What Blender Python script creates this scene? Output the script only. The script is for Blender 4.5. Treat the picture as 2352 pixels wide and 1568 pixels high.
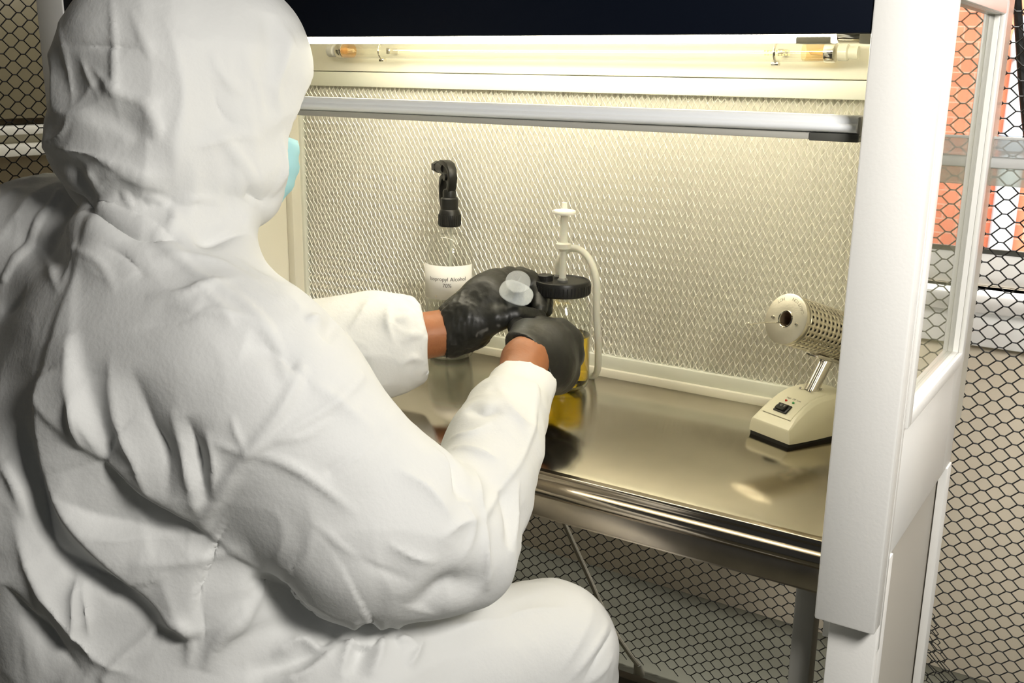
import bpy, bmesh, math, random
import numpy as np
from mathutils import Vector, Matrix
from mathutils.bvhtree import BVHTree
random.seed(7)
for _o in list(bpy.data.objects): bpy.data.objects.remove(_o, do_unlink=True)
scene = bpy.context.scene
COL = scene.collection

# ------------------------------------------------------------------ camera
cd = bpy.data.cameras.new('camera'); cam = bpy.data.objects.new('camera', cd); COL.objects.link(cam)
cd.sensor_width = 36.0; cd.lens = 36.506; cd.clip_start = 0.05; cd.clip_end = 60
cam.matrix_world = Matrix(((0.841977, -0.147762, 0.518884, 1.049777), (0.539337, 0.205934, -0.816522, -1.445788), (0.013795, 0.967346, 0.253085, 1.292998), (0.000000, 0.000000, 0.000000, 1.000000)))
scene.camera = cam
# ------------------------------------------------------------------ world, lights, exposure
w = bpy.data.worlds.new('world'); scene.world = w; w.use_nodes = True
w.node_tree.nodes['Background'].inputs[0].default_value = (0.92, 0.97, 1.0, 1)
w.node_tree.nodes['Background'].inputs[1].default_value = 0.035
def area_light(name, loc, target, size, energy, color):
    l = bpy.data.lights.new(name, 'AREA'); l.shape = 'SQUARE'; l.size = size; l.energy = energy; l.color = color
    o = bpy.data.objects.new(name, l); COL.objects.link(o); o.location = loc
    o.rotation_euler = (Vector(target) - Vector(loc)).to_track_quat('-Z', 'Y').to_euler(); return o
area_light('room_light', (1.45, -1.00, 1.62), (0.4, -0.6, 0.95), 0.30, 16.5, (1.0, 0.965, 0.90))
area_light('right_wall_fill', (2.4, -.30, 1.5), (1.3, 0.84, 0.7), 0.35, 3.6, (1.0, 0.96, 0.90)).data.spread = math.radians(34)  # added fill that brightens the back wall's right part; no side window behind it
area_light('yard_daylight', (0.9, 1.25, 3.2), (0.7, 3.0, 1.0), 1.6, 480, (1.0, 0.99, 0.96))
vs = scene.view_settings
vs.view_transform = 'Standard'; vs.look = 'None'; vs.exposure = 0.0; vs.gamma = 1.0; vs.use_curve_mapping = False

# ------------------------------------------------------------------ materials
MATS = {}
def mat(name, color, rough=0.5, metal=0.0, bump=None, var=None, coat=0.0, trans=0.0, ior=1.45, emit=None, aniso=0.0, spec=0.5, sss=0.0):
    """bump=(scale,strength,detail[,stretch xyz]); var=(scale,amount[,stretch])"""
    if name in MATS: return MATS[name]
    m = bpy.data.materials.new(name); m.use_nodes = True; nt = m.node_tree; b = nt.nodes['Principled BSDF']
    c = (*color, 1)
    b.inputs['Base Color'].default_value = c; b.inputs['Roughness'].default_value = rough; b.inputs['Metallic'].default_value = metal
    b.inputs['Coat Weight'].default_value = coat; b.inputs['Transmission Weight'].default_value = trans; b.inputs['IOR'].default_value = ior
    b.inputs['Anisotropic'].default_value = aniso; b.inputs['Specular IOR Level'].default_value = spec
    if sss: b.inputs['Subsurface Weight'].default_value = sss; b.inputs['Subsurface Radius'].default_value = (.02, .012, .008); b.inputs['Subsurface Scale'].default_value = .3
    if emit: b.inputs['Emission Color'].default_value = (*emit[0], 1); b.inputs['Emission Strength'].default_value = emit[1]
    tc = nt.nodes.new('ShaderNodeTexCoord')
    def coords(st):
        mp = nt.nodes.new('ShaderNodeMapping'); mp.inputs['Scale'].default_value = st; nt.links.new(tc.outputs['Object'], mp.inputs['Vector']); return mp.outputs[0]
    if var:
        n = nt.nodes.new('ShaderNodeTexNoise'); n.inputs['Scale'].default_value = var[0]; n.inputs['Detail'].default_value = 5
        nt.links.new(coords(var[2] if len(var) > 2 else (1, 1, 1)), n.inputs['Vector'])
        r = nt.nodes.new('ShaderNodeValToRGB'); a = var[1]
        r.color_ramp.elements[0].position = .3; r.color_ramp.elements[1].position = .7
        r.color_ramp.elements[0].color = (*[max(0, x * (1 - a)) for x in color], 1); r.color_ramp.elements[1].color = (*[min(1, x * (1 + a)) for x in color], 1)
        nt.links.new(n.outputs['Fac'], r.inputs['Fac']); nt.links.new(r.outputs['Color'], b.inputs['Base Color'])
    if bump:
        n = nt.nodes.new('ShaderNodeTexNoise'); n.inputs['Scale'].default_value = bump[0]; n.inputs['Detail'].default_value = bump[2]
        nt.links.new(coords(bump[3] if len(bump) > 3 else (1, 1, 1)), n.inputs['Vector'])
        bp = nt.nodes.new('ShaderNodeBump'); bp.inputs['Strength'].default_value = bump[1]; bp.inputs['Distance'].default_value = .004
        nt.links.new(n.outputs['Fac'], bp.inputs['Height']); nt.links.new(bp.outputs['Normal'], b.inputs['Normal'])
    MATS[name] = m; return m
def thin_glass(name, tint=(1, 1, 1), rough=0.0, ior=1.45, haze=0.0, hazecol=(1, 1, 1), power=4.0):
    """thin clear wall: tinted pass-through, Fresnel mirror on top, optional milky haze"""
    if name in MATS: return MATS[name]
    m = bpy.data.materials.new(name); m.use_nodes = True; nt = m.node_tree; nt.nodes.clear()
    out = nt.nodes.new('ShaderNodeOutputMaterial'); t = nt.nodes.new('ShaderNodeBsdfTransparent'); t.inputs[0].default_value = (*tint, 1)
    g = nt.nodes.new('ShaderNodeBsdfGlossy'); g.inputs['Roughness'].default_value = rough
    lw_ = nt.nodes.new('ShaderNodeLayerWeight'); lw_.inputs['Blend'].default_value = .5
    pw = nt.nodes.new('ShaderNodeMath'); pw.operation = 'POWER'; pw.inputs[1].default_value = power; nt.links.new(lw_.outputs['Facing'], pw.inputs[0])
    f0 = ((ior - 1) / (ior + 1)) ** 2; fr = nt.nodes.new('ShaderNodeMath'); fr.operation = 'MULTIPLY_ADD'; fr.inputs[1].default_value = .75 * (1 - f0); fr.inputs[2].default_value = f0; nt.links.new(pw.outputs[0], fr.inputs[0])
    mx = nt.nodes.new('ShaderNodeMixShader'); nt.links.new(fr.outputs[0], mx.inputs[0])
    last = t.outputs[0]
    if haze:
        d = nt.nodes.new('ShaderNodeBsdfDiffuse'); d.inputs[0].default_value = (*hazecol, 1)
        h = nt.nodes.new('ShaderNodeMixShader'); h.inputs[0].default_value = haze
        nt.links.new(t.outputs[0], h.inputs[1]); nt.links.new(d.outputs[0], h.inputs[2]); last = h.outputs[0]
    nt.links.new(last, mx.inputs[1]); nt.links.new(g.outputs[0], mx.inputs[2]); nt.links.new(mx.outputs[0], out.inputs[0])
    MATS[name] = m; return m

M_white = mat('white_enamel', (.92, .91, .88), .32, bump=(260, .04, 2))
M_cream = mat('cream_lamp_tint', (.84, .81, .70), .35, bump=(200, .04, 2))  # warm lamp tone of the hood interior put into the colour; trunking shares it
M_navy = mat('navy_enamel', (.002, .004, .010), .55, spec=.15)
M_steel = mat('brushed_steel', (.60, .56, .48), .13, 1.0, bump=(90, .025, 4, (60, 1, 1)), var=(6, .10, (1, 1, 1)))
M_steel2 = mat('satin_steel', (.52, .46, .38), .30, 1.0, bump=(120, .03, 4, (1, 40, 40)), var=(14, .14))
M_chrome = mat('polished_chrome', (.72, .69, .62), .12, 1.0)
M_roll = mat('polished_edge', (.56, .49, .40), .16, 1.0)
M_alu = mat('white_aluminium', (.93, .95, .97), .28, 0.0, coat=.3)
M_greyrub = mat('grey_gasket', (.42, .41, .37), .5)
M_darkrub = mat('dark_rubber', (.06, .06, .05), .5)
M_screen = mat('screen_metal', (.84, .82, .74), .35, 0.35)
M_media = mat('filter_paper', (.86, .84, .76), .8)
M_black = mat('black_plastic', (.012, .012, .011), .38, bump=(150, .05, 3))
M_net = mat('black_net', (.012, .011, .009), .55)
M_wall = mat('beige_plaster', (.70, .62, .49), .8, bump=(60, .12, 4), var=(3, .06))
M_floor = mat('olive_vinyl', (.115, .112, .082), .6, var=(5, .1))
M_ivory = mat('ivory_plastic', (.84, .80, .62), .33, coat=.2, bump=(300, .03, 2))
M_clear = thin_glass('clear_plastic', (.975, .975, .96), .02, 1.5, haze=.025, hazecol=(.9, .9, .84), power=2.4)
M_jarglass = thin_glass('jar_glass', (.95, .965, .94), .01, 1.55, power=2.6)
M_pane = thin_glass('clear_acrylic', (.80, .80, .72), .01, 1.5, haze=.10, hazecol=(.6, .6, .5), power=2.2)
M_sash = thin_glass('sash_glass', (.985, .985, .965), .01, 1.3)
M_tubeglass = thin_glass('tube_glass', (.95, .95, .90), .03, 1.5, haze=.03, power=1.6)
M_milky = thin_glass('milky_plastic', (.95, .96, .97), .10, 1.5, haze=.17, hazecol=(.92, .95, .96))
M_silicone = mat('silicone_hose', (.86, .85, .76), .35, trans=.35, ior=1.2, sss=.2)
M_paper = mat('label_paper', (.88, .86, .82), .6)
M_ink = mat('label_ink', (.05, .045, .04), .6)

# ------------------------------------------------------------------ mesh helpers
class MB:
    def __init__(s): s.bm = bmesh.new()
    def box(s, x0, x1, y0, y1, z0, z1, bev=0.0, seg=2):
        b = bmesh.new(); r = bmesh.ops.create_cube(b, size=1)
        bmesh.ops.scale(b, vec=(abs(x1 - x0), abs(y1 - y0), abs(z1 - z0)), verts=b.verts)
        if bev: bmesh.ops.bevel(b, geom=list(b.edges), offset=bev, segments=seg, affect='EDGES', profile=.5)
        bmesh.ops.translate(b, vec=((x0 + x1) / 2, (y0 + y1) / 2, (z0 + z1) / 2), verts=b.verts)
        return s.merge(b)
    def merge(s, b, mtx=None):
        if mtx is not None: b.transform(mtx)
        me = bpy.data.meshes.new('t'); b.to_mesh(me); b.free(); s.bm.from_mesh(me); bpy.data.meshes.remove(me); return s
    def lathe(s, prof, seg=32, mtx=None, close=False):
        b = bmesh.new(); rings = []
        for r, z in prof:
            if r < 1e-6: rings.append([b.verts.new((0, 0, z))])
            else: rings.append([b.verts.new((r * math.cos(2 * math.pi * i / seg), r * math.sin(2 * math.pi * i / seg), z)) for i in range(seg)])
        pr = list(zip(rings, rings[1:] + ([rings[0]] if close else [])))
        if not close: pr = pr[:len(rings) - 1]
        for A, B in pr:
            for i in range(seg):
                j = (i + 1) % seg
                if len(A) == 1 and len(B) == 1: continue
                if len(A) == 1: b.faces.new((A[0], B[i], B[j]))
                elif len(B) == 1: b.faces.new((A[i], A[j], B[0]))
                else: b.faces.new((A[i], A[j], B[j], B[i]))
        return s.merge(b, mtx)
    def tube(s, pts, r, seg=10, cap=True):
        pts = [Vector(p) for p in pts]; b = bmesh.new(); rings = []; up = None
        for i, p in enumerate(pts):
            t = (pts[min(i + 1, len(pts) - 1)] - pts[max(i - 1, 0)]).normalized()
            if up is None: up = t.orthogonal().normalized()
            up = (up - t * up.dot(t)).normalized(); v = t.cross(up); rr = r[i] if isinstance(r, (list, tuple)) else r
            rings.append([b.verts.new(p + (up * math.cos(a) + v * math.sin(a)) * rr) for a in [2 * math.pi * k / seg for k in range(seg)]])
        for A, B in zip(rings, rings[1:]):
            for i in range(seg): b.faces.new((A[i], A[(i + 1) % seg], B[(i + 1) % seg], B[i]))
        if cap: b.faces.new(rings[0][::-1]); b.faces.new(rings[-1])
        return s.merge(b)
    def prism(s, poly, a0, a1, axis='x'):
        """extrude a closed 2D outline along an axis; poly in the two other axes in (y,z),(x,z) or (x,y) order"""
        b = bmesh.new()
        def P3(u, v, a): return {'x': (a, u, v), 'y': (u, a, v), 'z': (u, v, a)}[axis]
        A = [b.verts.new(P3(u, v, a0)) for u, v in poly]; B = [b.verts.new(P3(u, v, a1)) for u, v in poly]
        n = len(poly)
        for i in range(n): b.faces.new((A[i], A[(i + 1) % n], B[(i + 1) % n], B[i]))
        b.faces.new(A[::-1]); b.faces.new(B); bmesh.ops.recalc_face_normals(b, faces=b.faces)
        return s.merge(b)
    def build(s, name, m, parent=None, smooth=True, angle=35):
        me = bpy.data.meshes.new(name); bmesh.ops.recalc_face_normals(s.bm, faces=s.bm.faces); s.bm.to_mesh(me); s.bm.free()
        me.materials.append(m)
        if smooth:
            me.polygons.foreach_set('use_smooth', [True] * len(me.polygons))
            try: me.set_sharp_from_angle(angle=math.radians(angle))
            except Exception: pass
        o = bpy.data.objects.new(name, me); COL.objects.link(o)
        if parent is not None: o.parent = parent; o.matrix_parent_inverse = parent.matrix_world.inverted() if False else Matrix.Translation(-parent.location)
        return o
def empty(name, loc, label, cat, group=None):
    o = bpy.data.objects.new(name, None); COL.objects.link(o); o.location = loc; o.empty_display_size = .05
    return tag(o, label, cat, group)
def tag(o, label, cat, group=None):
    o['label'] = label; o['category'] = cat
    if group: o['group'] = group
    return o
def structure(o, label=None):
    o['kind'] = 'structure'
    if label: o['label'] = label
    return o
def frame_mtx(o, zdir, xhint=(0, 0, 1)):
    z = Vector(zdir).normalized(); x = Vector(xhint); x = (x - z * x.dot(z)).normalized(); y = z.cross(x)
    return Matrix.Translation(Vector(o)) @ Matrix((x, y, z)).transposed().to_4x4()
def catmull(P, n=8):
    P = [Vector(p) for p in P]; out = []
    for i in range(len(P) - 1):
        a, b, c, d = P[max(i - 1, 0)], P[i], P[i + 1], P[min(i + 2, len(P) - 1)]
        for k in range(n):
            t = k / n; out.append(.5 * ((2 * b) + (c - a) * t + (2 * a - 5 * b + 4 * c - d) * t * t + (-a + 3 * b - 3 * c + d) * t ** 3))
    out.append(P[-1]); return out
def text_mesh(body, size, align='CENTER'):
    cu = bpy.data.curves.new('txt', 'FONT'); cu.body = body; cu.size = size; cu.align_x = align; cu.align_y = 'CENTER'; cu.extrude = 0; cu.resolution_u = 3
    o = bpy.data.objects.new('txt', cu); COL.objects.link(o); dg = bpy.context.evaluated_depsgraph_get(); dg.update()
    me = bpy.data.meshes.new_from_object(o.evaluated_get(dg)); bpy.data.objects.remove(o); bpy.data.curves.remove(cu)
    b = bmesh.new(); b.from_mesh(me); bpy.data.meshes.remove(me); return b

TZ = 0.80           # work surface height
XL, XR = -0.395, 0.787   # inside of the hood
YF, YB = -0.43, 0.05     # hood front plane, filter face

# ================================================================== ROOM
structure(MB().box(-2.2, 3.2, -3.2, .86, -.06, 0).build('floor', M_floor, smooth=False))
# back wall with a window opening at the right
WX0, WX1, WZ0, WZ1 = .22, 1.75, .93, 2.2
bw = MB(); bw.box(-2.2, WX0, .84, 1.0, 0, 2.6); bw.box(WX1, 3.2, .84, 1.0, 0, 2.6); bw.box(WX0, WX1, .84, 1.0, 0, WZ0 - .06); bw.box(WX0, WX1, .84, 1.0, WZ1, 2.6)
structure(bw.build('wall_back', M_wall, smooth=False))
structure(MB().box(-1.46, -1.30, -3.2, .84, 0, 2.6).build('wall_left', M_wall, smooth=False))
# window: frame, panes, sill
win = bpy.data.objects.new('window_1', None); COL.objects.link(win); win.location = (WX0, .9, WZ0); structure(win, 'white framed window behind the netting, brick wall outside')
fr = MB(); t = .055
fr.box(WX0, WX1, .88, .93, WZ0 - .06, WZ0 + .012, .004); fr.box(WX0, WX1, .88, .93, WZ1 - t, WZ1, .004); fr.box(WX0, WX0 + t, .88, .93, WZ0, WZ1, .004); fr.box(WX1 - t, WX1, .88, .93, WZ0, WZ1, .004)
fr.build('window_frame', M_white, win)
MB().box(WX0 + t, WX1 - t, .874, .884, WZ0 + .008, WZ0 + .018).build('gasket', M_darkrub, win)
MB().box(WX0, WX1, .90, .906, WZ0, WZ1 - t).build('pane', thin_glass('window_pane', (.97, .98, .98), .0, 1.3), win)
MB().box(WX0 - .06, WX1 + .06, .785, .88, WZ0 - .10, WZ0 - .06, .006).build('window_sill', M_white, win)
MB().box(WX0 - .03, WX1 + .03, .815, .84, WZ0 - .175, WZ0 - .10, .004).build('sill_board', M_white, win)
# yard: brick wall, downpipes, foliage
def brick_mat():
    m = bpy.data.materials.new('red_brick'); m.use_nodes = True; nt = m.node_tree; b = nt.nodes['Principled BSDF']; b.inputs['Roughness'].default_value = .9
    tc = nt.nodes.new('ShaderNodeTexCoord'); mp = nt.nodes.new('ShaderNodeMapping'); mp.inputs['Rotation'].default_value = (math.pi / 2, 0, 0); mp.inputs['Scale'].default_value = (4.4, 4.4, 4.4)
    br = nt.nodes.new('ShaderNodeTexBrick'); br.inputs['Color1'].default_value = (.62, .17, .09, 1); br.inputs['Color2'].default_value = (.70, .22, .12, 1); br.inputs['Mortar'].default_value = (.66, .34, .24, 1); br.inputs['Mortar Size'].default_value = .012
    br.inputs['Scale'].default_value = 1.0
    nt.links.new(tc.outputs['Object'], mp.inputs[0]); nt.links.new(mp.outputs[0], br.inputs['Vector']); nt.links.new(br.outputs['Color'], b.inputs['Base Color']); return m
structure(MB().box(-1.5, 3.5, 3.0, 3.2, -.5, 1.62).build('wall_yard', brick_mat(), smooth=False), 'orange brick wall across the yard outside the window')
structure(MB().box(-1.5, 3.5, 1.0, 3.0, -.56, -.5).build('trim_yard_ground', mat('yard_concrete', (.45, .44, .4), .9), smooth=False))
pipe = empty('downpipe', (.50, 2.93, -.5), 'pale grey downpipe on the brick wall seen through window', 'pipe')
M_pipe = mat('pale_pipe', (.62, .70, .78), .4)
MB().tube([(.50, 2.93, -.5), (.50, 2.93, 1.42)], .045, 14).build('pipe_run', M_pipe, pipe)
MB().lathe([(.045, 0), (.058, .004), (.058, .06), (.045, .064)], 16, Matrix.Translation((.50, 2.93, 1.02))).build('pipe_collar', mat('pipe_collar_grey', (.22, .26, .3), .5), pipe)
MB().tube(catmull([(.50, 2.93, 1.36), (.50, 2.93, 1.45), (.56, 2.92, 1.51), (.70, 2.90, 1.53)], 6), .052, 14).build('pipe_elbow', M_pipe, pipe)

# foliage above the brick wall: leaves in one uncountable mass per bush
def bush(cx, cy, cz, rx, rz, n, label, col):
    v = []; f = []
    for i in range(n):
        a = random.uniform(0, 2 * math.pi); u = random.uniform(-1, 1); rr = random.uniform(.5, 1) ** .5; q = math.sqrt(1 - u * u)
        c = Vector((cx + rx * rr * q * math.cos(a), cy + .35 * rr * q * math.sin(a), cz + rz * rr * u))
        d1 = Vector((random.gauss(0, 1), random.gauss(0, 1), random.gauss(0, 1))).normalized() * random.uniform(.05, .09); d2 = d1.orthogonal().normalized() * .03
        k = len(v); v += [c - d1, c + d2, c + d1, c - d2]; f.append((k, k + 1, k + 2, k + 3))
    me = bpy.data.meshes.new('bush'); me.from_pydata([tuple(p) for p in v], [], f); me.materials.append(mat('leaf_green_%s' % col, {'a': (.32, .42, .12), 'b': (.42, .44, .16)}[col], .6))
    o = bpy.data.objects.new('bush', me); COL.objects.link(o); tag(o, label, 'bush'); o['kind'] = 'stuff'; return o
bush(.35, 3.45, 2.0, .9, .55, 1500, 'green bush above the brick wall, seen at the window top', 'a')

# curved cream unit and trunking on the left wall, behind the side netting
ac = empty('wall_heater', (-1.3, -.1, 1.16), 'cream wall unit with curved glossy front behind the left netting', 'heater')
pr = [(-1.30, 1.17)] + [(-1.21, 1.17) for a in (0,)] + [(-1.30 + .095 * math.cos(a) ** .6, 1.17 + .34 * math.sin(a)) for a in [math.pi / 2 * k / 14 for k in range(14)]] + [(-1.30, 1.51)]
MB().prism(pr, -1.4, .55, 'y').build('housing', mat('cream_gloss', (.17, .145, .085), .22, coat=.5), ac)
tr = empty('cable_trunking', (-1.3, -.1, 1.10), 'cream double-lipped trunking rail under the curved wall unit', 'trunking')
MB().box(-1.30, -1.225, -1.6, .7, 1.088, 1.152, .004).build('channel', M_cream, tr)
MB().box(-1.232, -1.185, -1.6, .7, 1.134, 1.154, .004).build('lip', M_cream, tr)
MB().box(-1.232, -1.178, -1.6, .7, 1.086, 1.114, .005).build('lip', M_cream, tr)

# ================================================================== NETTING (hexagonal plastic mesh, every strand is a bar)
def hexnet(name, O, U, V, nu, nv, label, cat='netting', cw=.0205, ch=.0237, sh=.0040, r=.00118, warp=None, m=None, parent=None):
    """flat-topped hexagons: cw column spacing, ch row spacing, sh half of the short edge"""
    O, U, V = Vector(O), Vector(U).normalized(), Vector(V).normalized(); N = U.cross(V).normalized()
    segs = []
    for i in range(nu):
        off = .5 if i % 2 else 0
        for j in range(nv):
            x = i * cw; y = (j + off) * ch
            segs.append(((x - sh, y), (x + sh, y)))
            segs.append(((x + sh, y), (x + cw - sh, y + ch / 2)))
            segs.append(((x + sh, y), (x + cw - sh, y - ch / 2)))
    vs_ = []; fs = []
    for (a, b) in segs:
        if warp: A = warp(*a); B = warp(*b)
        else: A = (a[0], a[1], 0); B = (b[0], b[1], 0)
        pa = O + U * A[0] + V * A[1] + N * A[2]; pb = O + U * B[0] + V * B[1] + N * B[2]
        d = (pb - pa).normalized(); s1 = d.cross(N).normalized() * r; s2 = N * r; k = len(vs_)
        for p in (pa - d * r * .6, pb + d * r * .6):
            vs_ += [p + s1, p + s2, p - s1, p - s2]
        for q in range(4): fs.append((k + q, k + (q + 1) % 4, k + 4 + (q + 1) % 4, k + 4 + q))
    me = bpy.data.meshes.new(name); me.from_pydata([tuple(p) for p in vs_], [], fs); me.materials.append(m or M_net)
    o = bpy.data.objects.new(name, me); COL.objects.link(o)
    if parent is not None: o.parent = parent; o['kind'] = 'stuff'; o.matrix_parent_inverse = Matrix.Translation(-parent.location)
    elif label: tag(o, label, cat)
    return o
tent = empty('netting_wall', (0, .45, 0), 'black hexagonal netting hung behind the flow hood and under its table', 'netting')
def wv(x, y): return (x + .004 * math.sin(3 * y + x), y + .006 * math.sin(2.2 * x), .01 * math.sin(4 * x + 1.5 * y))
hexnet('mesh_sheet', (-.72, .45, .02), (1, 0, 0), (0, 0, 1), 122, 80, None, warp=wv, parent=tent)
def wfold(x, y):
    return (x + .012 * math.sin(19 * y) - y * .42, y * .86 + .006 * math.sin(70 * x), .012 + .02 * math.sin(46 * x + 9 * y))
hexnet('folded_edge', (.86, .432, .03), (1, 0, 0), (0, 0, 1), 5, 23, None, cw=.0165, ch=.021, sh=.0045, warp=wfold, parent=tent, r=.0009)
tent2 = empty('netting_wall', (-.74, 0, 0), 'black hexagonal netting hung at the left beside the white post', 'netting')
hexnet('mesh_sheet', (-.74, -1.95, .02), (0, 1, 0), (0, 0, 1), 117, 80, None, warp=lambda x, y: (x + .003 * math.sin(3 * y), y + .004 * math.sin(3 * x), .008 * math.sin(4 * x + y)), parent=tent2)
tag(MB().tube(catmull([(0.7775, 0.4969, 1.4414), (0.7915, 0.4846, 1.3729), (0.8116, 0.4676, 1.2771), (0.8329, 0.4536, 1.1881)], 8), .0068, 8).build('tent_strap', M_black), 'black strap hanging in front of the netting at the right edge', 'strap')
rail = empty('white_rail', (1.1, .40, 1.16), 'white horizontal rail crossing in front of the netting at right', 'rail')
MB().box(.745, 1.75, .388, .412, 1.150, 1.168, .006).build('rail_body', M_alu, rail)
MB().box(.75, 1.75, .392, .408, 1.168, 1.196, .002).build('rail_glazing', thin_glass('rail_clear', (.9, .92, .92), .05, 1.4, haze=.45, hazecol=(.85, .88, .88)), rail)
MB().box(.75, 1.75, .390, .410, 1.196, 1.200, .001).build('rail_edge', M_alu, rail)
MB().box(.745, 1.75, .396, .404, 1.122, 1.150, .002).build('rail_skirt', thin_glass('rail_frost', (.85, .87, .83), .1, 1.3, haze=.5, hazecol=(.7, .74, .68)), rail)

# ================================================================== FLOW HOOD
hood = empty('flow_hood', (.2, 0, .0), 'white laminar flow hood cabinet with navy front panel and lit interior', 'flow hood')
ZT = 1.66
# front posts (fascia board + leg below) and side walls; s=-1 left, +1 right
def side_wall(xo, xi, s):
    """xo outer face, xi inner face"""
    lo, hi = min(xo, xi), max(xo, xi)
    MB().box(lo, hi, YF, YF + .026, .732, ZT, .0025).build('front_post', M_white, hood)
    MB().box(lo + .004 * (s > 0), hi - .004 * (s < 0), YF + .026, YF + .034, .70, ZT, .001).build('post_backing', M_white, hood)
    a, b = (hi - .022, hi - .004) if s > 0 else (lo + .004, lo + .022)      # outer skin of the side wall
    f = MB(); y0, y1 = YF + .034, -.045
    wy0, wy1, wz0, wz1 = -.374, -.098, .962, 1.362
    f.box(a, b, y0, wy0, .80, ZT, .001); f.box(a, b, wy1, y1, .80, ZT, .001); f.box(a, b, wy0, wy1, .80, wz0, .001); f.box(a, b, wy0, wy1, wz1, ZT, .001)
    f.build('side_panel', M_white, hood)
    # raised moulding round the opening
    fr = MB(); e0, e1 = (b, b + .006) if s > 0 else (a - .006, a)
    for q in ((wy0 - .016, wy0, wz0 - .016, wz1 + .016), (wy1, wy1 + .016, wz0 - .016, wz1 + .016), (wy0, wy1, wz0 - .016, wz0), (wy0, wy1, wz1, wz1 + .016)):
        fr.box(e0, e1, q[0], q[1], q[2], q[3], .002)
    fr.build('window_moulding', M_white, hood)
    # inner lining of the opening (jamb), and acrylic pane on the inner side
    c, d = (xi + .003, a) if s > 0 else (b, xi - .003)
    j = MB()
    j.box(c, d, wy0 - .012, wy0, wz0 - .012, wz1 + .012); j.box(c, d, wy1, wy1 + .012, wz0 - .012, wz1 + .012); j.box(c, d, wy0, wy1, wz0 - .012, wz0); j.box(c, d, wy0, wy1, wz1, wz1 + .012)
    j.build('window_jamb', M_cream, hood)
    px_ = xo - .010 * s
    MB().box(min(px_, px_ - .003 * s), max(px_, px_ - .003 * s), wy0, wy1, wz0, wz1).build('window_pane', M_pane, hood)
    # inner lining around the pane
    l = MB(); g0, g1 = min(xi, xi + .006 * s), max(xi, xi + .006 * s)
    l.box(g0, g1, YF + .034, wy0, TZ, ZT - .1); l.box(g0, g1, wy1, YB, TZ, ZT - .1); l.box(g0, g1, wy0, wy1, TZ, wz0); l.box(g0, g1, wy0, wy1, wz1, ZT - .1)
    l.build('inner_lining', M_cream, hood)
    # stand below
    ls = MB(); lx0, lx1 = (xi + .012, xo - .001) if s > 0 else (xo + .001, xi - .012)
    ls.box(lx0, lx1, YF + .018, YF + .034, 0, .76, .0015); q0, q1 = (xo - .012, xo - .002) if s > 0 else (xo + .002, xo + .012)
    ls.box(q0, q1, YF + .034, YF + .062, 0, .80, .001); ls.build('stand_leg', M_white, hood)
    MB().box(q0, q1, -.075, -.045, 0, .80, .001).build('stand_leg', M_white, hood)
    g = (xo - .020, xo - .014) if s > 0 else (xo + .014, xo + .020)
    MB().box(g[0], g[1], YF + .05, -.05, 0, .80).build('stand_panel', mat('pale_grey_panel', (.66, .62, .55), .5), hood)
side_wall(.853, XR + .003, 1)
side_wall(-.472, XL - .012, -1)
# left inner corner trim seen beside the filter
MB().box(XL - .012, XL + .006, YB - .030, YB + .01, TZ + .02, 1.30, .003).build('corner_trim', M_cream, hood)
# black front panel
MB().box(XL - .012, XR + .004, YF + .002, YF + .02, 1.330, ZT, .002).build('front_panel', M_navy, hood)
# roof and plenum behind the filter
MB().box(-.472, .853, YF, .40, ZT, ZT + .03, .002).build('roof', M_white, hood)
pl = MB(); pl.box(XL - .01, XR - .005, .40, .42, .76, ZT); pl.box(XL - .02, XL - .004, YB, .42, .72, ZT); pl.box(XR - .012, XR + .003, YB + .002, .42, .72, ZT); pl.box(XL - .01, XR - .005, YB + .05, .42, .72, .74)
pl.build('plenum', M_cream, hood)
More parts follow.
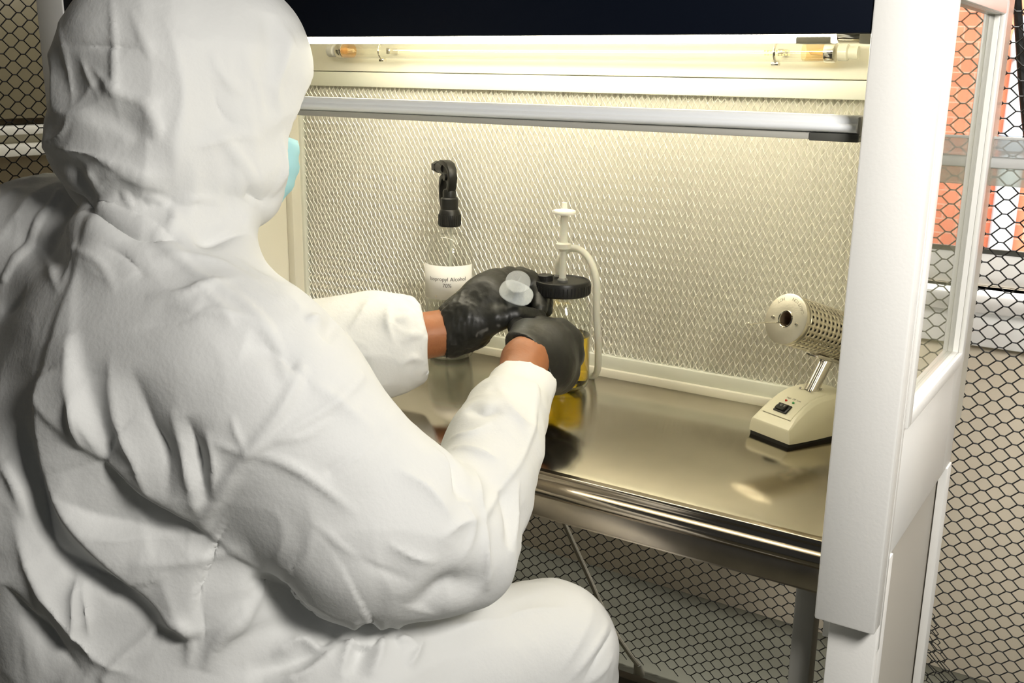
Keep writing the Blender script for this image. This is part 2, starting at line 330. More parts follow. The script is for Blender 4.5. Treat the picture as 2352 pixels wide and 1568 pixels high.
# filter: screen of expanded metal in front of pleated paper, white frame round it
FZ0, FZ1 = .835, 1.259
ff = MB(); ff.box(XL + .006, XR, YB - .006, YB + .03, FZ1, 1.285, .002); ff.box(XL + .006, XR, YB - .006, YB + .03, .812, FZ0, .002); ff.box(XL, XL + .012, YB - .006, YB + .03, .812, 1.285, .002); ff.box(XR - .01, XR, YB - .006, YB + .03, .812, 1.285, .002)
ff.build('filter_frame', mat('pale_green_enamel', (.80, .81, .72), .35), hood)
MB().box(XL, XR, YB - .012, YB + .03, .797, .814, .004).build('rear_sill', M_cream, hood)
def filter_screen():
    cw, ch, rr = .0104, .0172, .0008
    v = []; f = []
    nx = int((XR - XL - .02) / cw); nz = int((FZ1 - FZ0) / ch) + 1
    def bar(a, b):
        pa, pb = Vector(a), Vector(b); d = (pb - pa).normalized(); s1 = d.cross(Vector((0, 1, 0))).normalized() * rr; s2 = Vector((0, .0009, 0)); k = len(v)
        for p in (pa, pb): v.extend([tuple(p + s1), tuple(p - s2), tuple(p - s1), tuple(p + s2)])
        for q in range(4): f.append((k + q, k + (q + 1) % 4, k + 4 + (q + 1) % 4, k + 4 + q))
    for i in range(nx):
        for j in range(nz):
            x = XL + .012 + i * cw; z = FZ0 + j * ch; y = YB + .002
            z1 = min(z + ch, FZ1 + .004)
            bar((x, y - .0012, z), (x + cw / 2, y + .0012, z + ch / 2)); bar((x + cw, y - .0012, z), (x + cw / 2, y + .0012, z + ch / 2))
            bar((x + cw / 2, y + .0012, z + ch / 2), (x, y - .0012, z1)); bar((x + cw / 2, y + .0012, z + ch / 2), (x + cw, y - .0012, z1))
    me = bpy.data.meshes.new('filter_screen'); me.from_pydata(v, [], f); me.materials.append(M_screen)
    o = bpy.data.objects.new('filter_screen', me); COL.objects.link(o); o.parent = hood; o.matrix_parent_inverse = Matrix.Translation(-hood.location); o['kind'] = 'stuff'
    # pleats
    v = []; f = []; n = int((XR - XL) / .0043)
    for i in range(n + 1):
        x = XL + i * .0043; y = YB + .006 + (.006 if i % 2 else 0)
        v += [(x, y, FZ0 - .004), (x, y, FZ1 + .004)]
        if i: k = 2 * i; f.append((k - 2, k, k + 1, k - 1))
    me = bpy.data.meshes.new('filter_pleats'); me.from_pydata(v, [], f); me.materials.append(M_media)
    o = bpy.data.objects.new('filter_pleats', me); COL.objects.link(o); o.parent = hood; o.matrix_parent_inverse = Matrix.Translation(-hood.location); o['kind'] = 'stuff'
filter_screen()
# upper back board that carries the lamps, rising to the roof
MB().box(XL - .006, XR + .003, YB - .004, YB + .014, 1.286, 1.46, .002).build('lamp_board', M_cream, hood)
MB().box(XL - .006, XR + .003, YF + .03, YB + .01, 1.45, 1.465).build('inner_ceiling', M_cream, hood)

# ---- sash: sheet of glass with a white aluminium handle rail
sash = empty('hood_sash', (.2, YF + .035, 1.23), 'clear glass sash with white aluminium handle rail at hood opening', 'sash')
MB().box(XL + .004, XR - .004, YF + .040, YF + .043, 1.245, 1.52).build('sash_glass', M_sash, sash)
yb = YF + .024
prof = [(yb, 1.2375), (yb - .0065, 1.2395), (yb - .008, 1.2425), (yb - .0075, 1.2455), (yb - .003, 1.2475), (yb - .003, 1.2505), (yb + .001, 1.2545), (yb + .022, 1.2545), (yb + .022, 1.2375)]
MB().prism(prof, XL + .002, XR - .006, 'x').build('handle_rail', M_alu, sash, angle=60)
MB().box(XL + .004, XR - .03, yb - .003, yb + .016, 1.2305, 1.2375, .001).build('gasket_strip', M_greyrub, sash)
MB().box(XR - .052, XR - .004, yb - .004, yb + .018, 1.2295, 1.2375, .001).build('end_clip', mat('smoked_clip', (.10, .10, .09), .25), sash)
MB().box(XR - .0065, XR - .0035, yb - .002, yb + .022, 1.236, 1.2535, .001).build('end_cap', M_greyrub, sash)

# ---- lamps: lit fluorescent tube above, clear germicidal tube below it
M_glow = mat('lamp_phosphor', (1, 1, 1), .4, emit=((1.0, .93, .76), 26.0))
fl = empty('fluorescent_lamp', (.2, .012, 1.362), 'glowing white fluorescent tube at the top of the hood interior', 'lamp')
ax = Matrix.Rotation(math.pi / 2, 4, 'Y')
MB().lathe([(0, 0), (.0125, 0), (.013, .004), (.013, .875), (.0125, .879), (0, .879)], 20, Matrix.Translation((-.205, -.12, 1.343)) @ ax).build('tube', M_glow, fl)
for x in (-.255, .654):
    MB().lathe([(0, 0), (.0132, 0), (.0138, .002), (.0138, .026), (.0132, .028), (0, .028)], 20, Matrix.Translation((x + .02, -.12, 1.343)) @ ax).build('end_cap', M_chrome, fl)
MB().box(.625, .668, -.135, -.105, 1.329, 1.337, .001).build('socket', M_greyrub, fl)
MB().box(.702, .716, -.135, -.105, 1.329, 1.45, .001).build('socket', M_greyrub, fl)
MB().box(-.252, -.236, -.135, -.105, 1.329, 1.45, .001).build('socket', M_greyrub, fl)
uv = empty('germicidal_lamp', (.2, .01, 1.322), 'unlit clear germicidal tube with amber ends below the fluorescent tube', 'lamp')
UY, UZ = .012, 1.3215
MB().lathe([(.0128, .0), (.0128, .862)], 24, Matrix.Translation((-.240, UY, UZ)) @ ax).build('glass_tube', M_tubeglass, uv)
M_amber = thin_glass('amber_glass', (.95, .72, .38), .05, 1.4, haze=.35, hazecol=(.75, .42, .12))
MB().lathe([(.0124, 0), (.0124, .018)], 20, Matrix.Translation((-.240, UY, UZ)) @ ax).build('stained_end', M_amber, uv)
MB().lathe([(.0122, 0), (.0122, .03)], 20, Matrix.Translation((.590, UY, UZ)) @ ax).build('stained_end', thin_glass('amber_pale', (.97, .85, .60), .05, 1.4, haze=.16, hazecol=(.7, .45, .15)), uv)
for x in (-.252, .620):
    MB().lathe([(0, 0), (.0130, 0), (.0138, .0015), (.0138, .0125), (.013, .014), (0, .014)], 24, Matrix.Translation((x, UY, UZ)) @ ax).build('end_cap', M_chrome, uv)
    ex = x + .014 if x < 0 else x
    sg = 1 if x < 0 else -1
    el = MB(); el.lathe([(0, 0), (.006, 0), (.0035, .012), (.003, .020), (0, .021)], 12, Matrix.Translation((ex, UY, UZ)) @ (ax if sg > 0 else ax @ Matrix.Rotation(math.pi, 4, 'X')))
    el.tube([(ex + sg * .016, UY - .009, UZ), (ex + sg * .022, UY - .004, UZ + .002), (ex + sg * .022, UY + .004, UZ - .002), (ex + sg * .016, UY + .009, UZ)], .0007, 6)
    el.build('electrode', mat('electrode_glass', (.75, .55, .28), .3), uv)
MB().lathe([(0, .0), (.011, .0), (.011, .012), (.0085, .014), (.0085, .026), (0, .026)], 20, Matrix.Translation((.638, UY, UZ)) @ ax).build('lamp_holder', thin_glass('holder_clear', (.93, .93, .88), .1, 1.45, haze=.4, hazecol=(.85, .84, .74)), uv)
MB().lathe([(0, .0), (.011, .0), (.011, .012), (.0085, .014), (.0085, .02), (0, .02)], 20, Matrix.Translation((-.274, UY, UZ)) @ ax).build('lamp_holder', M_greyrub, uv)
for x in (-.150, .553):
    k = MB(); a = [math.radians(d) for d in range(-150, 151, 20)]
    k.tube([(x, UY + .0146 * math.cos(q), UZ + .0146 * math.sin(q)) for q in [math.pi / 2 - .35 + (math.pi + .7) * i / 14 for i in range(15)]][::-1], .0016, 6)
    k.box(x - .004, x + .004, UY + .012, YB, UZ - .005, UZ + .005, .001); k.box(x - .006, x + .004, UY - .004, UY + .006, UZ + .0135, UZ + .017, .0008); k.box(x - .006, x + .004, UY - .006, UY + .004, UZ - .018, UZ - .0135, .0008)
    k.build('tube_clip', M_chrome, uv)
# (faint brown maker's print on the tube is illegible in the photo: two short rows of dashes)
pm = MB()
for row, dz in ((0, .0015), (1, -.0035)):
    for i in range(9):
        a = math.asin(dz / .0129); x = .538 + i * .0042 + (.0008 if row else 0)
        pm.box(x, x + .0028, UY - .0129 * math.cos(a) - .0002, UY - .0129 * math.cos(a) + .0001, UZ + dz - .001, UZ + dz + .001)
pm.build('tube_print', mat('print_brown', (.62, .42, .18), .6), uv)

# ================================================================== STEEL WORK TABLE
table = empty('work_table', (.2, -.2, 0), 'stainless steel work table with rolled front edge inside the hood', 'table')
YE = -.386
MB().box(XL - .006, XR, YE + .012, YB - .008, .785, TZ, .0015).build('table_top', M_steel, table)
pf = [(YE + .014, TZ)] + [(YE + .004 + .0035 * math.sin(a) * -1, TZ - .0005 - .0035 + .0045 * math.cos(a)) for a in [math.pi / 2 * k / 5 for k in range(6)]]
pf += [(YE + .0015, .7915), (YE - .0005, .7885)] + [(YE - .002 - .0095 * math.sin(a), .7795 + .0085 * math.cos(a)) for a in [math.pi * k / 10 for k in range(1, 10)]]
pf += [(YE - .0035, .7695), (YE + .014, .7695)]
MB().prism(pf, XL - .006, XR + .0, 'x').build('rolled_edge', M_roll, table, angle=50)
MB().box(XL - .006, XR, YE - .0035, YE + .0, .742, .7695, .001).build('apron', M_steel2, table)
MB().box(XL - .006, XR, YE - .0035, YE + .03, .7405, .7425).build('apron_return', M_steel2, table)
M_leg = mat('grey_leg', (.46, .45, .41), .45, .3)
for x, y in ((.752, -.372), (.752, .02), (-.372, -.372), (-.372, .02)):
    MB().box(x, x + .024, y, y + .024, .0, .785, .002).build('leg', M_leg, table)
MB().box(-.37, .76, .118, .140, .176, .200, .003).build('cross_rail', mat('dark_rail', (.17, .15, .12), .5, .3), table)
MB().box(-.36, -.35, .02, .13, .18, .2).build('rail_bracket', M_leg, table)
MB().box(.755, .765, .02, .13, .18, .2).build('rail_bracket', M_leg, table)
MB().box(-.37, .76, .132, .146, .160, .174, .003).build('cross_rail', M_black, table)

# ================================================================== SPRAY BOTTLE
bot = empty('spray_bottle', (0, 0, TZ), 'clear spray bottle labelled Isopropyl Alcohol 70% with black trigger', 'bottle')
BR = .0425
sh = [(0, .006), (.022, .004), (.034, .000), (.040, .003), (BR, .010), (BR, .150)] + [(.0145 + (BR - .0145) * math.cos(a) ** .75, .150 + .070 * math.sin(a)) for a in [math.pi / 2 * k / 10 for k in range(1, 10)]] + [(.0145, .221), (.0145, .232)]
T0 = Matrix.Translation((0, 0, TZ))
MB().lathe(sh, 48, T0).build('bottle_body', M_clear, bot, angle=70)
MB().lathe([(0, .008), (.037, .006), (.0405, .012), (.0405, .101), (0, .101)], 40, T0).build('liquid', thin_glass('clear_liquid', (.93, .94, .93), .0, 1.33), bot)
MB().tube(catmull([(.004, 0, TZ + .235), (.002, .002, TZ + .19), (-.006, .004, TZ + .10), (-.012, .008, TZ + .012)], 6), .003, 8).build('dip_tube', thin_glass('dip_tube_clear', (.92, .93, .90), .1, 1.3, haze=.35, hazecol=(.9, .9, .82)), bot)
va = math.atan2(-1.446, 1.05)          # side of the bottle that faces the room
def wrap(b, R_, a0, z0):
    for v in b.verts:
        a = a0 + v.co.x / R_; v.co = (R_ * math.cos(a), R_ * math.sin(a), TZ + z0 + v.co.y)
    return b
lb = bmesh.new(); n = 36; wd = .114
for i in range(n + 1):
    x = -wd / 2 + wd * i / n; lb.verts.new((x, -.0295, 0)); lb.verts.new((x, .0295, 0))
lb.verts.ensure_lookup_table()
for i in range(n): lb.faces.new((lb.verts[2 * i], lb.verts[2 * i + 2], lb.verts[2 * i + 3], lb.verts[2 * i + 1]))
LA = va - .20
lo = MB(); lo.merge(wrap(lb, BR + .0004, LA, .1385)); lo = lo.build('label', M_paper, bot)
sm = lo.modifiers.new('thickness', 'SOLIDIFY'); sm.thickness = .0002
tx = MB(); tx.merge(wrap(text_mesh('Isopropyl Alcohol', .0094), BR + .0009, va - .09, .1450)); tx.merge(wrap(text_mesh('70%', .0094), BR + .0009, va - .11, .1340))
tx.build('label_print', M_ink, bot, smooth=False)
st = bmesh.new(); bmesh.ops.create_circle(st, cap_ends=True, segments=10, radius=.0008); bmesh.ops.scale(st, vec=(1, 2.4, 1), verts=st.verts); bmesh.ops.translate(st, vec=(-.016, -.021, 0), verts=st.verts)
MB().merge(wrap(st, BR + .0009, LA, .136)).build('label_stain', mat('stain_tan', (.62, .50, .34), .7), bot, smooth=False)
# trigger sprayer
cap = MB(); cap.lathe([(.0, .231), (.0185, .231), (.0195, .233), (.0190, .250), (.0165, .258), (.0150, .260), (.0150, .278), (.0135, .280), (.0, .280)], 32, T0)
cap = cap.build('screw_cap', M_black, bot)
rb = MB()
for i in range(30):
    a = 2 * math.pi * i / 30; rb.tube([(.0192 * math.cos(a), .0192 * math.sin(a), TZ + .234), (.0187 * math.cos(a), .0187 * math.sin(a), TZ + .251)], .0009, 5)
rb.build('cap_ribs', M_black, cap)
hang = math.radians(148); ca, sa = math.cos(hang), math.sin(hang)      # spraying direction, away from the room
def H(l, w_, z): return (l * ca - w_ * sa, l * sa + w_ * ca, TZ + z)
HM = Matrix(((ca, -sa, 0, 0), (sa, ca, 0, 0), (0, 0, 1, TZ), (0, 0, 0, 1)))
def head_piece(outline, w_, bev=.0015):
    b = bmesh.new(); A = [b.verts.new((l, -w_, z)) for l, z in outline]; B = [b.verts.new((l, w_, z)) for l, z in outline]; n = len(outline)
    for i in range(n): b.faces.new((A[i], A[(i + 1) % n], B[(i + 1) % n], B[i]))
    b.faces.new(A[::-1]); b.faces.new(B); bmesh.ops.recalc_face_normals(b, faces=b.faces)
    bmesh.ops.bevel(b, geom=[e for e in b.edges if abs(e.verts[0].co.y - e.verts[1].co.y) < 1e-6], offset=bev, segments=2, affect='EDGES', profile=.5); b.transform(HM); return b
hd = MB(); hd.lathe([(0, .278), (.0115, .278), (.0115, .290), (.0095, .294), (0, .294)], 20, T0)
hd.merge(head_piece([(-.008, .288), (-.015, .300), (-.018, .314), (-.015, .328), (-.006, .338), (.010, .342), (.030, .341), (.030, .334), (.012, .333), (-.001, .329), (-.008, .322), (-.009, .313), (-.006, .303), (.002, .290)], .0075))
hd.build('spray_head', M_black, bot)
ba = MB(); ba.merge(head_piece([(.0, .292), (.006, .306), (.020, .316), (.044, .319), (.044, .337), (.012, .333), (-.001, .326), (-.004, .306)], .0045)); ba.tube([H(.004, -.009, .314), H(.004, .009, .314)], .006, 12)
ba.tube([H(.020, 0, .327), H(.050, 0, .327)], .0085, 14); ba.build('pump_barrel', M_black, bot)
MB().merge(head_piece([(.022, .318), (.032, .312), (.036, .296), (.034, .276), (.026, .256), (.021, .258), (.027, .278), (.028, .296), (.022, .308), (.014, .312)], .0065)).build('trigger', M_black, bot)
MB().lathe([(0, 0), (.0105, 0), (.0105, .012), (.008, .014), (0, .014)], 6, frame_mtx(H(.050, 0, .327), (ca, sa, 0))).build('nozzle', M_black, bot)

# ================================================================== CULTURE JAR
JX, JY = .253, -.047
jar = empty('culture_jar', (JX, JY, TZ), 'glass jar of yellow liquid with black lid and white filter stem', 'jar')
TJ = Matrix.Translation((JX, JY, TZ)); JR = .0475
MB().lathe([(0, .005), (.030, .003), (.038, 0), (.044, .003), (JR, .011), (JR, .118), (.0465, .128), (.041, .138), (.040, .142), (.042, .146), (.040, .150), (.040, .158)], 48, TJ).build('jar_glass', M_jarglass, jar, angle=70)
MB().lathe([(0, .0065), (.036, .005), (.043, .008), (.0462, .014), (.0462, .086), (0, .086)], 44, TJ).build('yellow_liquid', mat('yellow_medium', (.95, .66, .03), .0, trans=1.0, ior=1.33), jar)
MB().lathe([(.0, .1515), (.0425, .1515), (.0445, .1535), (.0450, .170), (.0435, .1735), (.0415, .1745), (.040, .1725), (0, .1725)], 48, TJ).build('lid', M_black, jar)
rb = MB()
for i in range(44):
    a = 2 * math.pi * i / 44; rb.tube([(JX + .0446 * math.cos(a), JY + .0446 * math.sin(a), TZ + .1545), (JX + .0449 * math.cos(a), JY + .0449 * math.sin(a), TZ + .168)], .0009, 5)
rb.build('lid_ribs', M_black, jar)
MB().lathe([(0, 0), (.0125, 0), (.0125, .008), (.0115, .009), (0, .009)], 24, Matrix.Translation((JX - .024, JY - .012, TZ + .1725))).build('port_plug', M_black, jar)
LZ = TZ + .1725; SX, SY = JX + .004, JY - .006
M_grom = mat('smoked_grommet', (.16, .16, .15), .3)
MB().lathe([(0, 0), (.0082, 0), (.0085, .003), (.0065, .006), (0, .006)], 20, Matrix.Translation((SX, SY, LZ))).build('grommet', M_grom, jar)
MB().lathe([(0, 0), (.0082, 0), (.0085, .003), (.0065, .006), (0, .006)], 20, Matrix.Translation((JX - .016, JY + .018, LZ))).build('grommet', M_grom, jar)
stem = MB().lathe([(0, 0), (.0058, 0), (.005, .010), (.0045, .016), (.0045, .044), (.0068, .047), (.012, .049), (.012, .056), (.0068, .058), (.0058, .06), (.0055, .10), (.0045, .102), (0, .102)], 24, Matrix.Translation((SX, SY, LZ + .004)))
stem.build('filter_stem', M_silicone, jar)
MB().lathe([(0, 0), (.006, 0), (.017, .002), (.0178, .004), (.0178, .0062), (.017, .008), (.006, .0095), (.0042, .011), (.004, .020), (0, .020)], 32, Matrix.Translation((SX, SY, LZ + .104))).build('disc_filter', mat('white_nylon', (.90, .89, .82), .4, sss=.2), jar)
hose = catmull([(JX - .016, JY + .018, LZ + .002), (JX - .018, JY + .018, LZ + .022), (JX - .006, JY + .020, LZ + .044), (JX + .018, JY + .016, LZ + .050), (JX + .044, JY + .008, LZ + .036), (JX + .060, JY + .002, LZ + .004), (JX + .062, JY + .002, LZ - .050), (JX + .058, JY + .020, LZ - .110), (JX + .030, JY + .062, TZ + .0065), (JX - .02, JY + .066, TZ + .0058), (JX - .075, JY + .045, TZ + .0058), (JX - .115, JY + .000, TZ + .0058)], 8)
MB().tube(hose, .0056, 12).build('hose', M_silicone, jar)

# ================================================================== LOOP STERILISER
UX, UYv = .411, .912
ster = empty('loop_steriliser', (.655, -.03, TZ), 'ivory loop steriliser with perforated metal cylinder beside right post', 'steriliser')
AF = Vector((.622, -.106, 0)); UU = Vector((UX, UYv, 0)).normalized(); NN = Vector((-UU.y, UU.x, 0))     # NN points to the left of the device
def S(l, wv_, z): p = AF + UU * l - NN * wv_; return (p.x, p.y, TZ + z)
def sect(l, hw, zt, ch):      # cross-section: flat top with sloped shoulders, rounded
    return [(-hw, .0055), (-hw * 1.0, zt * .36 + .004), (-hw * .97, zt * .5 + .004), (-hw + ch, zt * .93), (-hw + ch * 1.6, zt), (hw - ch * 1.6, zt), (hw - ch, zt * .93), (hw * .97, zt * .5 + .004), (hw, zt * .36 + .004), (hw, .0055)]
b = bmesh.new(); rings = []
for l, hw, zt, ch in ((0.0, .037, .022, .003), (.001, .0375, .025, .003), (.006, .0385, .0285, .004), (.018, .040, .038, .0065), (.035, .0415, .049, .008), (.050, .0425, .056, .009), (.064, .043, .0595, .009), (.085, .0435, .0605, .009), (.120, .0435, .0605, .009), (.135, .042, .054, .008), (.140, .041, .045, .006)):
    rings.append([b.verts.new(S(l, x, z)) for x, z in sect(l, hw, zt, ch)])
for A, B in zip(rings, rings[1:]):
    for i in range(len(A) - 1): b.faces.new((A[i], A[i + 1], B[i + 1], B[i]))
    b.faces.new((A[-1], A[0], B[0], B[-1]))
b.faces.new(rings[0]); b.faces.new(rings[-1])
bmesh.ops.recalc_face_normals(b, faces=b.faces)
bo = MB().merge(b).build('base_housing', M_ivory, ster, angle=50)
bv = bo.modifiers.new('soft_edges', 'BEVEL'); bv.width = .002; bv.segments = 3; bv.limit_method = 'ANGLE'; bv.angle_limit = math.radians(28)
# raised control panel on the sloping top
pb = bmesh.new(); g = []
for l, z in ((.012, .0350), (.018, .0390), (.035, .0500), (.050, .0570), (.064, .0605), (.080, .0615)):
    g.append([pb.verts.new(S(l, x, z + dz)) for x, dz in ((-.026, -.003), (-.0245, 0), (.0245, 0), (.026, -.003))])
for A, B in zip(g, g[1:]):
    for i in range(3): pb.faces.new((A[i], A[i + 1], B[i + 1], B[i]))
MB().merge(pb).build('control_panel', M_ivory, ster)
MB().prism([(S(0.0012, -.0355, 0)[0], S(.0012, -.0355, 0)[1]), (S(0.0012, .0355, 0)[0], S(.0012, .0355, 0)[1]), (S(.138, .040, 0)[0], S(.138, .040, 0)[1]), (S(.138, -.040, 0)[0], S(.138, -.040, 0)[1])], TZ + .0, TZ + .0058, 'z').build('rubber_foot', M_black, ster)
# switch on the slope, two lamps and printed words
sl = Vector(S(.035, 0, .0500)) - Vector(S(.018, 0, .0390)); sl.normalize(); nrm = Vector((0, 0, 1)); nrm = (nrm - sl * nrm.dot(sl)).normalized()
def on_panel(l, wv_, lift=0.0):
    z = np.interp(l, [.012, .018, .035, .050, .064, .080], [.0350, .0390, .0500, .0570, .0605, .0615]); p = Vector(S(l, wv_, z)); return p + nrm * lift
def pm_(l, wv_, lift=0.0): # local frame: x to the device's right (viewer), y up the slope, z out
    x = -NN; z = nrm; y = z.cross(x); return Matrix.Translation(on_panel(l, wv_, lift)) @ Matrix((x, y, z)).transposed().to_4x4()
sw = MB(); sw.box(-.0115, .0115, -.0075, .0075, -.002, .0022, .0006); o_ = sw.bm; o_.transform(pm_(.024, 0)); sw = sw.build('rocker_switch', M_black, ster)
rk = MB(); rk.prism([(-.0055, .0), (.0055, .0), (.0055, .0030), (0, .0046), (-.0055, .0052)], -.0075, .0075, 'x'); rk.bm.transform(pm_(.024, -.0005, .0012)); rk.build('rocker', M_black, sw)
tb = text_mesh('I  O  II', .0048); tb.transform(pm_(.0245, -.0005, .0066)); MB().merge(tb).build('switch_print', mat('print_grey', (.5, .5, .48), .5), sw, smooth=False)
tb = text_mesh('High  Off  Low', .0042); tb.transform(pm_(.0425, .0025, .0005)); MB().merge(tb).build('panel_print', mat('print_dark', (.12, .10, .08), .5), ster, smooth=False)
MB().lathe([(0, .0022), (.0012, .0018), (.0019, 0), (.0019, -.001)], 12, pm_(.0365, -.0062)).build('red_indicator', mat('indicator_red', (.62, .03, .02), .25), ster)
MB().lathe([(0, .0022), (.0012, .0018), (.0019, 0), (.0019, -.001)], 12, pm_(.0365, .0068)).build('green_indicator', mat('indicator_green', (.05, .36, .10), .25), ster)
# post
pA, pB = Vector(S(.079, 0, .0600)), Vector(S(.112, 0, .112))
pst = MB(); pst.lathe([(0, 0), (.0175, 0), (.0178, .0016), (.0175, .003), (0, .003)], 32, frame_mtx(pA - Vector((0, 0, .0005)), (0, 0, 1))); pst.build('post_flange', M_chrome, ster)
for a in (.4, 1.9, 3.5, 5.0):
    MB().lathe([(0, .0024), (.0016, .002), (.0022, 0)], 10, Matrix.Translation(pA + Vector((.0142 * math.cos(a), .0142 * math.sin(a), .0025)))).build('screw', M_chrome, ster)
ps = MB(); ps.tube([pA - (pB - pA) * .03, pB + (pB - pA) * .14], .0098, 24); off = Vector((-.0, -.0095, 0)); ps.tube([pA + off * .9, pB + off * .9 + (pB - pA) * .1], .0032, 12)
ps.build('post', M_chrome, ster)
# perforated cylinder: real holes
cA = Vector(S(.0150, 0, .172)); cB = Vector(S(.150, 0, .127)); cz = (cB - cA).normalized(); CL = .135; CR = .0345
cm = frame_mtx(cA, cz, (0, 0, 1))
def perforated(R_, L_, z0, nper, dz, rh):
    """tube wall with round holes: each hole gets a square cell whose rim is bridged to a ring of 12"""
    b = bmesh.new(); rows = int((L_ - z0 - .006) / dz); cell = 2 * math.pi / nper; K = 12
    def pt(a, z): return (R_ * math.cos(a), R_ * math.sin(a), z)
    for j in range(rows):
        sh_ = .5 * cell * (j % 2) * 0
        for i in range(nper):
            a0 = i * cell + sh_; zc = z0 + (j + .5) * dz; inner = []; outer = []
            for k in range(K):
                t_ = 2 * math.pi * (k + .5) / K; c_, s_ = math.cos(t_), math.sin(t_); m_ = max(abs(c_), abs(s_))
                inner.append(b.verts.new(pt(a0 + rh * c_ / R_, zc + rh * s_))); outer.append(b.verts.new(pt(a0 + cell / 2 * c_ / m_, zc + dz / 2 * s_ / m_)))
            for k in range(K): b.faces.new((inner[k], inner[(k + 1) % K], outer[(k + 1) % K], outer[k]))
    zA, zB = z0, z0 + rows * dz
    for za, zb_ in ((0, zA), (zB, L_)):
        ra = [b.verts.new(pt(2 * math.pi * i / 72, za)) for i in range(72)]; rb_ = [b.verts.new(pt(2 * math.pi * i / 72, zb_)) for i in range(72)]
        for i in range(72): b.faces.new((ra[i], ra[(i + 1) % 72], rb_[(i + 1) % 72], rb_[i]))
    bmesh.ops.remove_doubles(b, verts=b.verts, dist=1e-5); return b
cyl = MB(); cyl.merge(perforated(CR, CL, .010, 26, .0088, .0021), cm); cyl = cyl.build('perforated_shell', mat('warm_steel', (.70, .65, .54), .30, 1.0), ster)
so = cyl.modifiers.new('wall', 'SOLIDIFY'); so.thickness = .001
MB().lathe([(.012, .006), (.018, .004), (.018, CL - .004), (0, CL - .004)], 32, cm).build('heater_core', mat('dark_core', (.05, .045, .04), .7), ster)
MB().lathe([(.0105, .002), (.012, -.0012), (.033, -.0012), (.0352, 0), (.0352, .003), (.0335, .004), (.012, .004)], 56, cm, close=True).build('front_disc', mat('disc_steel', (.72, .68, .57), .48, 1.0, bump=(400, .03, 2)), ster)
MB().lathe([(.0105, .001), (.0100, .03), (0, .045)], 28, cm).build('bore', mat('scorched_bore', (.30, .22, .16), .5, .5), ster)
MB().lathe([(.0103, -.0016), (.0112, -.0022), (.0122, -.0014)], 28, cm).build('bore_rim', M_chrome, ster)
for a in (.55 * math.pi, 1.47 * math.pi):
    MB().lathe([(0, -.0034), (.002, -.003), (.0028, -.0012)], 12, cm @ Matrix.Translation((.0215 * math.cos(a), .0215 * math.sin(a), 0))).build('screw', M_chrome, ster)
MB().lathe([(0, -.0030), (.0018, -.0026), (.0026, 0)], 12, cm @ Matrix.Rotation(-1.25, 4, 'Z') @ Matrix.Translation((CR, 0, .005)) @ Matrix.Rotation(-math.pi / 2, 4, 'Y') @ Matrix.Rotation(math.pi, 4, 'X')).build('screw', M_chrome, ster)
em = MB()
for word, mid in (('CAUTION', .62), ('HOT', -.62)):
    for i, chh in enumerate(word):
        a = mid + (len(word) - 1) / 2 * .155 - i * .155
        tb = text_mesh(chh, .0062); tb.transform(cm @ Matrix.Rotation(a, 4, 'Z') @ Matrix.Translation((.0285, 0, -.00135)) @ Matrix.Rotation(math.pi, 4, 'X') @ Matrix.Rotation(math.pi / 2 * 1, 4, 'Z')); em.merge(tb)
em.build('engraving', mat('engraved_grey', (.50, .47, .39), .5, .8), ster, smooth=False)
# bracket under the cylinder
bk = MB(); bk.box(-CR - .0045, -CR + .0005, -.011, .011, .075, CL, .001); bk.bm.transform(cm); bk.build('bracket', M_chrome, ster)
# loop lying in the bore
lw = tag(MB().tube(catmull([S(-.058, .002, .176), S(-.054, .002, .1735), S(-.03, .001, .1725), S(.010, .000, .1665), S(.045, 0, .156)], 6), [.0013] * 4 + [.0008] * 21, 8).build('inoculation_loop', M_chrome), 'thin metal loop wire sticking out of the steriliser bore', 'loop')

# ---- cable hanging behind the net under the table
cb = empty('power_cable', (.30, .50, .02), 'pale cable hanging behind the netting under the table', 'cable')
MB().tube(catmull([(-0.0156, 0.3783, 0.4324), (0.0514, 0.3474, 0.3536), (0.1079, 0.3515, 0.2508), (0.1543, 0.3717, 0.1421), (0.1920, 0.3973, 0.0682), (0.2042, 0.4188, 0.0336)], 8), .0052, 8).build('flex', mat('pale_flex', (.58, .54, .43), .4), cb)
MB().tube([(0.2031, 0.4187, 0.0354), (0.2019, 0.4330, 0.0049), (0.1986, 0.4469, -0.0223)], [.008, .012, .013], 12).build('plug', mat('pale_plug', (.50, .48, .40), .45), cb)

